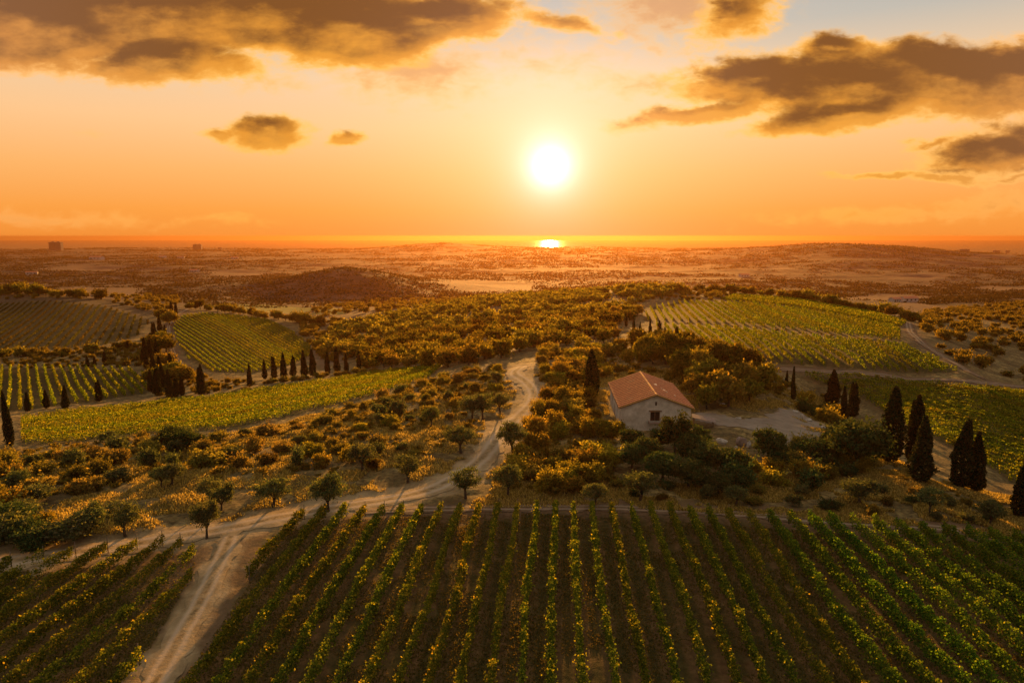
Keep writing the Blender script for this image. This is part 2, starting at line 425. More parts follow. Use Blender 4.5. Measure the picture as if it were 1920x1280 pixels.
M['bark'] = plain('bark', (0.035, 0.024, 0.016), (0.11, 0.08, 0.055), 9, 0.95, 0.6)
M['post'] = plain('weathered_post', (0.10, 0.075, 0.05), (0.22, 0.18, 0.13), 12, 0.9)
M['plaster'] = plain('old_plaster', (0.42, 0.36, 0.28), (0.76, 0.69, 0.60), 0.9, 0.92, 0.3, 12)
M['timber'] = plain('timber', (0.16, 0.10, 0.06), (0.28, 0.18, 0.10), 8, 0.8)
M['stone'] = plain('pale_limestone', (0.32, 0.28, 0.24), (0.78, 0.72, 0.64), 1.4, 0.95, 0.8, 10)
M['brownrock'] = plain('brown_stone', (0.22, 0.15, 0.12), (0.42, 0.32, 0.27), 2.0, 0.95, 0.6, 8)
M['concrete'] = plain('far_concrete', (0.10, 0.09, 0.09), (0.15, 0.14, 0.14), 0.02, 0.9)
M['dark'] = plain('dark_recess', (0.02, 0.016, 0.012), (0.04, 0.03, 0.025), 3, 0.5)
M['whitewash'] = plain('whitewash', (0.42, 0.37, 0.33), (0.6, 0.55, 0.5), 0.5, 0.9)

def roof_material():
    m, nt, out = new_mat('terracotta_tiles')
    tc = N(nt, 'ShaderNodeTexCoord'); geo = N(nt, 'ShaderNodeNewGeometry')
    f = noise(nt, tc.outputs['Object'], 3.2, 8, 0.7)
    g = noise(nt, tc.outputs['Object'], 0.55, 4, 0.6)
    c = ramp(nt, f, [(0.25, (0.30, 0.085, 0.035)), (0.5, (0.58, 0.18, 0.075)), (0.72, (0.74, 0.29, 0.13))])
    c = mixc(nt, math_(nt, 'MULTIPLY', math_(nt, 'GREATER_THAN', g, 0.6), 0.25), c, (0.55, 0.36, 0.2))
    ch = N(nt, 'ShaderNodeAttribute', attribute_name='channel_shade').outputs['Fac']
    c = mixc(nt, ramp(nt, ch, [(0.12, (0, 0, 0)), (0.5, (0.92, 0.92, 0.92))]), c, (0.06, 0.026, 0.016))  # shade between the barrel tiles, painted into the tile colour
    p = N(nt, 'ShaderNodeBsdfPrincipled', {'Base Color': c, 'Roughness': 0.75, 'Specular IOR Level': 0.3})
    nt.links.new(p.outputs[0], out.inputs['Surface'])
    return m
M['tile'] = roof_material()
M['ridge'] = plain('yellow_ridge_tile', (0.42, 0.20, 0.06), (0.72, 0.42, 0.12), 5, 0.8)  # ridge and verge tiles, a yellower orange than the slopes

DIRT_RAMP = [(0.28, (0.21, 0.145, 0.072)), (0.5, (0.40, 0.285, 0.15)), (0.72, (0.56, 0.42, 0.25))]

def dirt_colour(nt, vec):
    f = noise(nt, vec, 0.5, 9, 0.7, 0.4)
    return ramp(nt, f, DIRT_RAMP), f

def ground_material():
    m, nt, out = new_mat('countryside_ground')
    tc = N(nt, 'ShaderNodeTexCoord'); vec = tc.outputs['Object']
    at = {}
    for a in ('dirt', 'earth', 'alley', 'soil', 'lush', 'field'):
        at[a] = N(nt, 'ShaderNodeAttribute', attribute_name=a).outputs['Fac']
    n_f = noise(nt, vec, 1.4, 8, 0.7)
    n_m = noise(nt, vec, 0.16, 6, 0.65, 0.6)
    n_l = noise(nt, vec, 0.012, 7, 0.62, 0.8)
    # dry grass and scrub earth
    base = ramp(nt, n_m, [(0.32, (0.10, 0.072, 0.03)), (0.5, (0.28, 0.20, 0.075)), (0.66, (0.50, 0.36, 0.13))])
    base = mixc(nt, ramp(nt, n_f, [(0.38, (0, 0, 0)), (0.62, (1, 1, 1))]), base, (0.085, 0.06, 0.026))
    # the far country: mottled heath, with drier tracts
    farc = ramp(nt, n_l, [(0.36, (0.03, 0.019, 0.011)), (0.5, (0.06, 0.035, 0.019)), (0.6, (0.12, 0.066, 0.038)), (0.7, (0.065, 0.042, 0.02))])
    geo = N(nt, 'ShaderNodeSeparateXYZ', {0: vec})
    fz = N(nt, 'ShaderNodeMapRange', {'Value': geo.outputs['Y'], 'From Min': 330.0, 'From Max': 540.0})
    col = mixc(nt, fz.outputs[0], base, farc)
    col = mixc(nt, at['field'], col, ramp(nt, n_m, [(0.3, (0.10, 0.055, 0.03)), (0.7, (0.19, 0.105, 0.055))]))
    col = mixc(nt, at['lush'], col, ramp(nt, n_m, [(0.3, (0.14, 0.15, 0.03)), (0.7, (0.28, 0.24, 0.05))]))
    s = ramp(nt, n_f, [(0.3, (0.11, 0.063, 0.027)), (0.55, (0.22, 0.125, 0.052)), (0.8, (0.34, 0.205, 0.09))])
    s = mixc(nt, math_(nt, 'MULTIPLY', ramp(nt, noise(nt, vec, 0.3, 5, 0.7), [(0.45, (0, 0, 0)), (0.6, (1, 1, 1))]), 0.55), s, (0.075, 0.07, 0.022))
    al = math_(nt, 'MULTIPLY', at['alley'], ramp(nt, noise(nt, vec, 0.5, 6, 0.7), [(0.30, (0, 0, 0)), (0.46, (1, 1, 1))]))
    s = mixc(nt, math_(nt, 'MULTIPLY', al, 0.9), s, ramp(nt, n_f, [(0.35, (0.05, 0.046, 0.013)), (0.65, (0.10, 0.08, 0.022))]))
    col = mixc(nt, at['soil'], col, s)
    er = ramp(nt, n_f, [(0.3, (0.10, 0.06, 0.03)), (0.7, (0.25, 0.155, 0.085))])
    col = mixc(nt, at['earth'], col, er)
    dc, df = dirt_colour(nt, vec)
    col = mixc(nt, at['dirt'], col, dc)
    p = N(nt, 'ShaderNodeBsdfPrincipled', {'Base Color': col, 'Roughness': 0.95, 'Specular IOR Level': 0.1})
    b = N(nt, 'ShaderNodeBump', {'Strength': 0.7, 'Distance': 0.25, 'Height': n_f})
    nt.links.new(b.outputs[0], p.inputs['Normal'])
    nt.links.new(p.outputs[0], out.inputs['Surface'])
    return m

def track_material(name, ruts=True, shade=1.0):
    m, nt, out = new_mat(name)
    tc = N(nt, 'ShaderNodeTexCoord'); vec = tc.outputs['Object']
    dc, df = dirt_colour(nt, vec)
    if shade < 0.9: dc = ramp(nt, df, [(0.3, (0.10, 0.062, 0.034)), (0.7, (0.26, 0.165, 0.095))])
    elif shade < 1: dc = ramp(nt, df, [(0.3, (0.20, 0.155, 0.115)), (0.7, (0.37, 0.30, 0.225))])
    if ruts:
        across = N(nt, 'ShaderNodeAttribute', attribute_name='across').outputs['Fac']
        w = math_(nt, 'MULTIPLY_ADD', noise(nt, vec, 0.35, 3), 0.22, -0.11)
        d = math_(nt, 'ABSOLUTE', math_(nt, 'SUBTRACT', math_(nt, 'ABSOLUTE', math_(nt, 'ADD', across, w)), 0.42))
        rut = ramp(nt, d, [(0.05, (1, 1, 1)), (0.26, (0, 0, 0))])
        dc = mixc(nt, math_(nt, 'MULTIPLY', rut, 0.7 * shade), dc, (0.58, 0.45, 0.32))
        mid = ramp(nt, math_(nt, 'ABSOLUTE', math_(nt, 'ADD', across, w)), [(0.08, (1, 1, 1)), (0.26, (0, 0, 0))])
        gr = math_(nt, 'MULTIPLY', mid, ramp(nt, noise(nt, vec, 1.1, 5, 0.7), [(0.45, (0, 0, 0)), (0.62, (1, 1, 1))]))
        dc = mixc(nt, math_(nt, 'MULTIPLY', gr, 0.85), dc, (0.15, 0.105, 0.045))
    p = N(nt, 'ShaderNodeBsdfPrincipled', {'Base Color': dc, 'Roughness': 0.92, 'Specular IOR Level': 0.15})
    b = N(nt, 'ShaderNodeBump', {'Strength': 0.6, 'Distance': 0.12, 'Height': noise(nt, vec, 2.5, 7, 0.7)})
    nt.links.new(b.outputs[0], p.inputs['Normal'])
    nt.links.new(p.outputs[0], out.inputs['Surface'])
    return m

# ------------------------------------------------------------------ ground, sea, tracks
idx = np.arange(NK * NT).reshape(NT, NK)
FQ = np.stack([idx[:-1, :-1], idx[:-1, 1:], idx[1:, 1:], idx[1:, :-1]], -1).reshape(-1, 4)
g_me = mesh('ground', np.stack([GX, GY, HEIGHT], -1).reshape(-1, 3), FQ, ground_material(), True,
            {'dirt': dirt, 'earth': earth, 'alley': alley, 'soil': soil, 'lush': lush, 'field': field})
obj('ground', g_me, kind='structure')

def ribbon(name, P, half, mat, jag=0.35):
    seg = np.hypot(*(P[1:] - P[:-1]).T); L = np.r_[0, np.cumsum(seg)]
    n = int(max(12, L[-1] / 0.6)); s = np.linspace(0, L[-1], n)
    for _ in range(1):
        x, y = np.interp(s, L, P[:, 0]), np.interp(s, L, P[:, 1])
    ker = np.ones(9) / 9
    pad = lambda a: np.convolve(np.r_[np.full(4, a[0]), a, np.full(4, a[-1])], ker, 'valid')
    for _ in range(3): x, y = pad(x), pad(y)
    tx, ty = np.gradient(x), np.gradient(y); ll = np.hypot(tx, ty) + 1e-9
    nx, ny = -ty / ll, tx / ll
    m = 9
    a = np.linspace(-1, 1, m)
    V = []; AC = []
    for i in range(m):
        w = a[i] * (half + jag * fbm(s / 1.3, np.full_like(s, i * 0.3 * (1 if abs(a[i]) == 1 else 0) + 7 * np.sign(a[i])), 31, 3) * abs(a[i]) ** 3)
        px, py = x + nx * w, y + ny * w
        lift = 0.02 + 0.0005 * py + 0.05 * (1 - abs(a[i]) ** 4)
        V.append(np.c_[px, py, ground(px, py) + lift]); AC.append(np.full(n, a[i]))
    V = np.stack(V, 1).reshape(-1, 3); AC = np.stack(AC, 1).ravel()
    ix = np.arange(n * m).reshape(n, m)
    Fc = np.stack([ix[:-1, :-1], ix[:-1, 1:], ix[1:, 1:], ix[1:, :-1]], -1).reshape(-1, 4)
    return obj(name, mesh(name, V, Fc, mat, True, {'across': AC}), kind='structure')
MT, ME = track_material('dirt_track'), track_material('earth_track', True, 0.55)
for nm, P, w, s in TRACKS:
    ribbon(nm, P, w * 0.95, MT if nm in PALE else ME, 0.5 + 0.2 * w)

def sheet(name, poly, mat, step=0.7, lift=0.05):
    lo, hi = poly.min(0), poly.max(0)
    gx, gy = np.meshgrid(np.arange(lo[0], hi[0], step), np.arange(lo[1], hi[1], step))
    ins = inside(poly, gx + fbm(gx / 2, gy / 2, 4, 3) * 1.5, gy + fbm(gx / 2, gy / 2, 9, 3) * 1.5)
    V = np.stack([gx, gy, ground(gx, gy) + lift + 0.0004 * gy], -1).reshape(-1, 3)
    ix = np.arange(gx.size).reshape(gx.shape)
    ok = ins[:-1, :-1] & ins[1:, 1:] & ins[1:, :-1] & ins[:-1, 1:]
    Fc = np.stack([ix[:-1, :-1], ix[:-1, 1:], ix[1:, 1:], ix[1:, :-1]], -1)[ok]
    return obj(name, mesh(name, V, Fc, mat, True), kind='structure')
sheet('farmyard', YARD, track_material('gravel', False, 0.99))

def sea_material():
    m, nt, out = new_mat('sea_water')
    tc = N(nt, 'ShaderNodeTexCoord')
    p = N(nt, 'ShaderNodeBsdfPrincipled', {'Base Color': (0.03, 0.035, 0.04, 1), 'Roughness': 0.11, 'IOR': 1.33})
    f = noise(nt, tc.outputs['Object'], 0.02, 4, 0.6)
    b = N(nt, 'ShaderNodeBump', {'Strength': 0.3, 'Distance': 4.0, 'Height': f})
    nt.links.new(b.outputs[0], p.inputs['Normal'])
    df = N(nt, 'ShaderNodeBsdfDiffuse', {'Color': (0.035, 0.035, 0.035, 1)})
    mx = N(nt, 'ShaderNodeMixShader', {0: 0.42, 1: df.outputs[0], 2: p.outputs[0]})
    nt.links.new(mx.outputs[0], out.inputs['Surface'])
    return m
SEA = -65.0
obj('sea', mesh('sea', [(-70000, 3600, SEA), (70000, 3600, SEA), (70000, 16000, SEA), (-70000, 16000, SEA)], [(0, 1, 2, 3)], sea_material()), kind='structure')

# ------------------------------------------------------------------ vines
ORD = {1: 'first', 2: 'second', 3: 'third', 4: 'fourth', 5: 'fifth', 6: 'sixth', 7: 'seventh', 8: 'eighth', 9: 'ninth', 10: 'tenth', 11: 'eleventh', 12: 'twelfth', 13: 'thirteenth', 14: 'fourteenth', 15: 'fifteenth', 16: 'sixteenth', 17: 'seventeenth', 18: 'eighteenth', 19: 'nineteenth', 20: 'twentieth', 30: 'thirtieth', 40: 'fortieth', 50: 'fiftieth', 60: 'sixtieth', 70: 'seventieth'}
TENS = {20: 'twenty', 30: 'thirty', 40: 'forty', 50: 'fifty', 60: 'sixty', 70: 'seventy'}
def ordinal(n):
    return ORD[n] if n in ORD else TENS[n // 10 * 10] + '-' + ORD[n % 10]

def clip_rows(poly, d, gap):
    d = np.array(d, float); d /= np.linalg.norm(d)
    nrm = np.array([d[1], -d[0]])
    q = poly @ nrm; a = poly @ d
    rows = []
    for c in np.arange(math.ceil(q.min() / gap) * gap, q.max(), gap):
        xs = []
        for i in range(len(poly)):
            q1, q2 = q[i], q[(i + 1) % len(poly)]
            if (q1 > c) != (q2 > c):
                f = (c - q1) / (q2 - q1); xs.append(a[i] + f * (a[(i + 1) % len(poly)] - a[i]))
        xs.sort()
        best = None
        for s, e in zip(xs[0::2], xs[1::2]):
            if e - s > 5: rows.append((nrm * c + d * s, nrm * c + d * e))
    return rows

post_me = MB().tube([(0, 0, -0.2), (0.01, 0, 1.0), (0.0, 0.01, 1.7)], [0.045, 0.04, 0.035], 6).me('end_post', M['post'], True)

def vine_mesh(A, B, per_m, leaf, wid, hgt, seed, mat, low=0.3, gaps=0.25, bend=0.0):
    L = float(np.hypot(*(B - A)))
    n = int(L * per_m)
    s = RNG.uniform(0, L, n)
    dens = 0.74 + 0.95 * fbm(s / 1.1, np.full(n, seed * 3.7), 21, 2) + gaps * 2.2 * fbm(s / 7.0, np.full(n, seed * 1.3), 23, 2)
    keep = RNG.uniform(0, 1, n) < np.clip(dens, 0.06, 1)
    s = s[keep]; n = len(s)
    d = (B - A) / L; nr = np.array([-d[1], d[0]])
    top = hgt * (0.92 + 0.35 * fbm(s / 0.9, np.full(n, seed * 2.1), 25, 2))
    hz = low + (top - low) * RNG.beta(1.7, 1.15, n)
    w = wid * (0.75 + 0.6 * fbm(s / 1.3, np.full(n, seed * 5.1), 27, 2)) * np.clip(1.25 - 0.55 * np.abs(hz / hgt - 0.55) * 2, 0.3, 1.2)
    lat = RNG.normal(size=n) * w * 0.55 + bend * fbm(s / 16.0, np.full(n, seed * 0.31), 29, 2)
    x = A[0] + d[0] * s + nr[0] * lat; y = A[1] + d[1] * s + nr[1] * lat
    C = np.c_[x, y, ground(x, y) + hz]
    O = np.array([A[0], A[1], float(ground(A[0], A[1]))])
    V, Fc = leaf_quads(C - O, leaf, 0.72)
    return mesh('foliage', V, Fc, mat), O

FIELD_INFO = {
    'front':  ('{o} vine row east of the forked dirt track in the broad front vineyard', 'rows of the front vineyard', 380, 0.085, 0.34, 1.7, 'vine'),
    'corner': ('golden-tipped vine row, {o} west of the forked dirt track, in the corner vineyard', 'rows of the corner vineyard', 300, 0.09, 0.34, 1.5, 'vine_gold'),
    'strip':  ('yellow-green vine row in the long strip field, {o} from the olive slope', 'rows of the long strip field', 80, 0.15, 0.26, 1.3, 'vine_far'),
    'oval':   ('thin green vine row in the oval hillside field, {o} from its west', 'rows of the oval field', 42, 0.17, 0.19, 1.4, 'vine_far'),
    'valley': ('tall yellow vine row in the sunken valley field, {o} from its west', 'rows of the valley field', 34, 0.24, 0.36, 1.9, 'vine_far'),
    'brown':  ('faded vine row on the brown hillside, {o} from its west', 'rows of the brown hillside', 9, 0.36, 0.6, 0.9, 'vine_brown'),
    'upper':  ('yellow-green vine row in the upper hilltop field, {o} from its west', 'rows of the upper hilltop field', 40, 0.19, 0.22, 1.6, 'vine_far'),
    'lower':  ('sunlit vine row in the lower hilltop field, {o} from its west', 'rows of the lower hilltop field', 62, 0.16, 0.22, 1.6, 'vine_far'),
    'flank':  ('green vine row behind the tall cypresses, {o} uphill from them', 'rows behind the tall cypresses', 120, 0.14, 0.26, 1.35, 'vine_far'),
    'crest':  ('smooth green vine row along the hill crest, {o} from the tree line', 'rows along the hill crest', 26, 0.28, 0.45, 1.4, 'vine_far'),
}
n_rows = 0
for key, (pp, d, gap) in VINES.items():
    poly = VPOLY[key]
    if d is None:
        far = {'strip': (pix(130, 774), pix(700, 701)), 'crest': (pix(1500, 562), pix(1640, 588))}[key]
        d = (far[1] - far[0])[:2]
    rows = clip_rows(poly, d, gap)
    lab, grp, per_m, leaf, wid, hgt, mt = FIELD_INFO[key]
    if key == 'corner': rows = rows[::-1]
    elif key in ('flank', 'crest'):
        rows.sort(key=lambda r: (r[0] + r[1])[1], reverse=(key == 'crest'))
    elif key == 'strip': rows.sort(key=lambda r: float((r[0] + r[1]) @ np.array([d[1], -d[0]])), reverse=True)
    for i, (a, b) in enumerate(rows):
        n_rows += 1
        if key == 'front': mt = 'vine' if i <= 23 else 'vine_green'; wid, hgt = (0.34, 1.7) if i <= 23 else (0.42, 1.8)
        me, O = vine_mesh(a, b, per_m, leaf, wid, hgt, i + 1 + 60 * len(key), M[mt], 0.3 if key in ('front', 'corner') else 0.1, 0.36 if key == 'corner' else 0.14, 0.5 if key in ('front', 'corner') else 0.3)
        L_ = lab.format(o=ordinal(i + 1))
        if key in ('front', 'corner'):
            t = thing('vine_hedge', L_, 'vine row', O, 0, grp)
            obj('foliage', me, t)
            for e in (a, b):
                z = float(ground(e[0], e[1]))
                obj('end_post', post_me, t, (e[0] - O[0], e[1] - O[1], z - O[2]))
        else:
            thing('vine_hedge', L_, 'vine row', O, 0, grp, me)
print('vine rows', n_rows)

# ------------------------------------------------------------------ trees and shrubs
def clump_crown(n_clump, per, rx, rz, zc, leaf, spread, flat=1.0, lobes=0):
    """leaf quads gathered in clumps through an ellipsoid"""
    dirs = RNG.normal(size=(n_clump, 3)); dirs /= np.linalg.norm(dirs, axis=1)[:, None]
    rad = RNG.uniform(0.35, 1.0, n_clump) ** 0.6
    cen = dirs * rad[:, None] * np.array([rx, rx, rz]) * RNG.uniform(0.8, 1.12, (n_clump, 1))
    cen[:, 2] = np.where(cen[:, 2] < 0, cen[:, 2] * 0.75, cen[:, 2]) + zc
    cnt = RNG.poisson(per, n_clump) + 3
    C = np.repeat(cen, cnt, 0)
    sc = np.repeat(RNG.uniform(0.6, 1.35, n_clump), cnt)[:, None]
    C = C + RNG.normal(size=C.shape) * spread * sc * np.array([1, 1, 0.75])
    C[:, 2] = np.maximum(C[:, 2], 0.08)
    return C

def trunk_mb(h, r, limbs, rx, zc, seed):
    rnd = random.Random(seed)
    mb = MB()
    lean = (rnd.uniform(-0.15, 0.15) * h, rnd.uniform(-0.15, 0.15) * h)
    mb.tube([(0, 0, -0.4), (0, 0, 0.05), (lean[0] * 0.5, lean[1] * 0.5, h * 0.55), (lean[0], lean[1], h)], [r * 1.5, r * 1.15, r * 0.9, r * 0.75], 8)
    for i in range(limbs):
        a = 2 * math.pi * (i + rnd.random() * 0.6) / limbs
        e = (lean[0] + math.cos(a) * rx * 0.65, lean[1] + math.sin(a) * rx * 0.65, zc + rnd.uniform(-0.1, 0.5) * rx)
        m_ = (lean[0] + math.cos(a) * rx * 0.3, lean[1] + math.sin(a) * rx * 0.3, h + (e[2] - h) * 0.62)
        mb.tube([(lean[0] * 0.9, lean[1] * 0.9, h * 0.9), m_, e], [r * 0.6, r * 0.4, r * 0.15], 6)
    return mb

def variants(n, f): return [f(i) for i in range(n)]

def make_olive(i):   # unit: 4 m tall
    C = clump_crown(46, 62, 1.75, 1.15, 2.65, 0.15, 0.26)
    if i % 2: C = np.r_[C, clump_crown(12, 55, 0.7, 0.9, 3.3, 0.15, 0.2) + np.array([0.8 - 0.6 * i, 0.3, 0])]
    V, Fc = leaf_quads(C, 0.135, 0.42)
    return (trunk_mb(1.15, 0.17, 5, 1.6, 2.5, i).me('trunk', M['bark'], True), mesh('crown', V, Fc, M['olive']))
OLIVES = variants(4, make_olive)

def make_round(mat, leaf, n_c, per, rx, rz, zc, spread, th, tr, seed):
    C = clump_crown(n_c, per, rx, rz, zc, leaf, spread)
    V, Fc = leaf_quads(C, leaf, 0.6)
    return (trunk_mb(th, tr, 5, rx, zc, seed).me('trunk', M['bark'], True), mesh('crown', V, Fc, mat))
GREENS = variants(3, lambda i: make_round(M['green'], 0.19, 75, 62, 2.6, 2.2, 3.4, 0.40, 1.6, 0.22, 40 + i))     # about 6 m
OAKS = variants(4, lambda i: make_round(M['wood'], 0.27, 70, 34, 2.7, 2.0, 3.1, 0.45, 1.4, 0.22, 60 + i))          # about 5.4 m
def single(mat, leaf, n_c, per, rx, rz, zc, spread, name='shrub'):
    parts = []
    k = RNG.integers(3, 6)
    for i in range(k):      # several stems' worth of foliage, leaning apart, with stray shoots
        f = RNG.uniform(0.5, 0.95); a = RNG.uniform(0, 6.28); off = rx * RNG.uniform(0.1, 0.75)
        c = clump_crown(max(4, int(n_c * 0.42)), per * 0.85, rx * f * 0.8, rz * f, zc * RNG.uniform(0.75, 1.25), leaf, spread * RNG.uniform(0.6, 1.0))
        parts.append(c + np.array([math.cos(a) * off, math.sin(a) * off * RNG.uniform(0.5, 1.0), 0]))
    for i in range(14):
        a = RNG.uniform(0, 6.28); q = np.linspace(0.5, RNG.uniform(1.05, 1.5), 10)[:, None]
        d = np.array([[math.cos(a) * rx * 0.8, math.sin(a) * rx * 0.8, rz * RNG.uniform(0.2, 1.15)]])
        parts.append(np.array([[0, 0, zc]]) + d * q + RNG.normal(size=(10, 3)) * leaf * 0.5)
    V, Fc = leaf_quads(np.concatenate(parts), leaf, 0.55)
    return mesh(name, V, Fc, mat)
SHRUBS = variants(7, lambda i: single(M['shrub'], 0.105, 28, 95, 1.15, 0.75, 0.75, 0.26))    # about 1.7 m
AUTUMN = variants(5, lambda i: single(M['autumn'], 0.11, 30, 85, 1.2, 0.9, 0.95, 0.30))
GSHRUB = variants(3, lambda i: single(M['green'], 0.12, 30, 85, 1.2, 0.95, 1.0, 0.3))
OSHRUB = variants(3, lambda i: single(M['olive'], 0.105, 28, 85, 1.15, 0.95, 1.05, 0.26))
WOODS = variants(7, lambda i: single(M['wood'], 0.29, 48, 24, 2.5, 1.8, 2.1, 0.42, 'crown'))
WOOD_TRUNK = trunk_mb(1.2, 0.2, 4, 1.8, 2.2, 9).me('trunk', M['bark'], True)   # about 4.4 m
FARC = variants(4, lambda i: single(M['wood'], 0.42, 22, 13, 2.4, 1.5, 1.7, 0.55, 'woodland'))

BIGB = variants(3, lambda i: single((M['olive'], M['green'], M['olive'])[i], 0.15, 62, 75, 2.3, 1.7, 1.7, 0.38))
def make_cypress(i):   # unit: 10 m tall
    n = 5200
    z = RNG.beta(1.15, 1.25, n) * 9.4 + 0.55
    f = z / 10
    prof = 1.0 * np.clip(np.minimum((f / 0.16) ** 0.55, 1), 0, 1) * np.clip(((1.02 - f) / 0.72), 0, 1) ** 0.72
    a = RNG.uniform(0, 2 * np.pi, n)
    lump = 1 + 0.75 * fbm(a * 1.6 + i * 9, z * 0.8, 51 + i, 4)
    r = prof * lump * np.sqrt(RNG.uniform(0.35, 1.0, n))
    C = np.c_[np.cos(a) * r, np.sin(a) * r, z + RNG.normal(size=n) * 0.1]
    if i % 2:
        m_ = 900; z2 = RNG.uniform(4.5, 8.6 + 0.5 * i, m_); r2 = 0.42 * np.clip((9.0 + 0.5 * i - z2) / 4.0, 0, 1) ** 0.7; a2 = RNG.uniform(0, 6.28, m_)
        C = np.r_[C, np.c_[np.cos(a2) * r2 + 0.55, np.sin(a2) * r2 + 0.2, z2]]
    V, Fc = leaf_quads(C, 0.17, 0.45, up=1.6)
    tr = MB().tube([(0, 0, -0.4), (0, 0, 0.6), (0, 0, 4.5), (0, 0, 8.0)], [0.26, 0.2, 0.14, 0.05], 7)
    return (tr.me('trunk', M['bark'], True), mesh('crown', V, Fc, M['cypress']))
CYPRESS = variants(4, make_cypress)

def place_tree(name, label, cat, parts, loc, sx, sz, rz=None, group=None):
    t = thing(name, label, cat, (float(loc[0]), float(loc[1]), float(ground(loc[0], loc[1])) - 0.05), random.uniform(0, 6.28) if rz is None else rz, group)
    t.scale = (sx, sx, sz)
    if name == 'cypress_tree': t.rotation_euler = (random.uniform(-.035, .035), random.uniform(-.035, .035), t.rotation_euler[2])
    obj('trunk', parts[0], t); obj('crown', parts[1], t)
    return t
def place_one(name, label, cat, me, loc, sx, sz, group=None, z=0.0):
    t = thing(name, label, cat, (float(loc[0]), float(loc[1]), float(ground(loc[0], loc[1])) - 0.05 + z), random.uniform(0, 6.28), group, me)
    t.scale = (sx * random.uniform(0.8, 1.35), sx * random.uniform(0.75, 1.1), sz * random.uniform(0.75, 1.1))
    if name == 'shrub': t.rotation_euler[0] = random.uniform(-0.15, 0.15)
    return t
def metres(p, dv): return dv * p[1] / (F * CP) * 1.02

# cypresses that stand out: (u, base row, top row, width factor, label)
CY = [
    (1110, 746, 655, 1.25, 'broad dark cypress standing at the back corner of the farmhouse'),
    (1560, 760, 692, 1.35, 'broad shaggy cypress, leftmost of the cypresses behind the gravel yard'),
    (1581, 790, 718, 0.85, 'slim cypress in the middle of the three behind the gravel yard'),
    (1598, 782, 714, 1.05, 'rightmost cypress of the three behind the gravel yard'),
    (1665, 868, 722, 1.15, 'tall lone cypress with bare foot between the yard and the vineyard flank'),
    (1713, 872, 738, 1.0, 'tall cypress with a shorter one close against its right side'),
    (1727, 905, 773, 1.2, 'stout cypress close in front of a taller one on the grassy slope'),
    (1800, 915, 783, 1.1, 'taller cypress of the pair near the lower right vineyard corner'),
    (1829, 922, 803, 1.05, 'shorter cypress of the pair near the lower right vineyard corner'),
    (1912, 970, 850, 1.1, 'dark cypress at the right edge, cut off by the photo border'),
    (1474, 728, 694, 0.8, 'small slim cypress at the left end of the vineyard flank'),
    (1487, 752, 688, 0.5, 'very thin cypress beside the small one at the yard back corner'),
    (468, 728, 683, 0.85, 'leftmost cypress of the row under the oval field, a little apart'),
    (378, 742, 683, 1.0, 'lone stout cypress at the foot of the oval field near its corner'),
    (497, 711, 673, 0.9, 'second cypress in the row under the oval field'),
    (515, 710, 667, 0.9, 'third cypress in the row under the oval field'),
    (532, 710, 661, 1.0, 'fourth cypress in the row under the oval field'),
    (550, 708, 666, 1.0, 'fifth cypress in the row under the oval field, blunt topped'),
    (571, 708, 657, 1.0, 'sixth cypress in the row under the oval field, tallest of the row'),
    (587, 706, 655, 0.95, 'seventh cypress in the row under the oval field'),
    (614, 702, 658, 0.9, 'eighth cypress in the row under the oval field, after a gap'),
    (632, 700, 648, 0.8, 'ninth cypress in the row under the oval field'),
    (650, 698, 662, 0.9, 'tenth cypress in the row under the oval field, hazy'),
    (673, 696, 656, 0.8, 'last slim cypress in the row under the oval field'),
    (20, 838, 728, 0.55, 'tall dark cypress at the left edge beside the strip vineyard'),
    (1174, 612, 589, 0.9, 'short cypress at the head of the hilltop field, first of a line'),
    (1188, 622, 594, 0.8, 'second slim cypress along the west end of the hilltop field'),
    (1200, 632, 605, 0.7, 'third slim cypress along the west end of the hilltop field'),
    (1219, 642, 598, 0.7, 'tall slim cypress amid the line west of the hilltop field'),
    (1234, 648, 600, 0.8, 'tall cypress beside the track end west of the lower hilltop field'),
    (1247, 655, 612, 0.9, 'dark cypress above the trees behind the farmhouse roof'),
    (1266, 660, 611, 0.8, 'last cypress of the line, nearest the sunlit hilltop rows'),
]
for i, (u, vb, vt, w, lab) in enumerate(CY):
    p = pix(u, vb); h = metres(p, vb - vt)
    place_tree('cypress_tree', lab, 'cypress', CYPRESS[i % 4], p, h / 10 * w * 1.32, h / 10, group='cypresses')
# the dark column of trees west of the oval field
cc = [(330, 592, 20), (318, 610, 24), (300, 622, 26), (290, 640, 30), (305, 645, 24), (284, 655, 26), (272, 668, 30), (312, 660, 26), (268, 682, 24), (296, 676, 34), (310, 690, 30), (322, 700, 30), (288, 700, 30), (330, 716, 34), (306, 728, 40), (296, 742, 44), (290, 722, 30), (342, 742, 30), (318, 744, 44), (340, 722, 34), (276, 690, 30), (282, 672, 30), (296, 656, 28), (310, 640, 26), (300, 708, 34), (316, 716, 32), (284, 735, 36), (330, 745, 32), (308, 602, 22), (322, 588, 18)]
for i, (u, vb, dv) in enumerate(cc):
    p = pix(u, vb); h = metres(p, dv)
    if i % 3 == 1:
        place_tree('oak_tree', 'broad dark tree in the dense column of trees beside the oval field path', 'tree', OAKS[i % 4], p, h / 5.6 * 1.35, h / 5.6 * 1.1, group='broad trees west of the oval field')
    else:
        place_tree('cypress_tree', 'dark cypress in the dense column of trees beside the oval field path', 'cypress', CYPRESS[i % 4], p, h / 10 * 1.75, h / 10 * 1.2, group='cypresses west of the oval field')
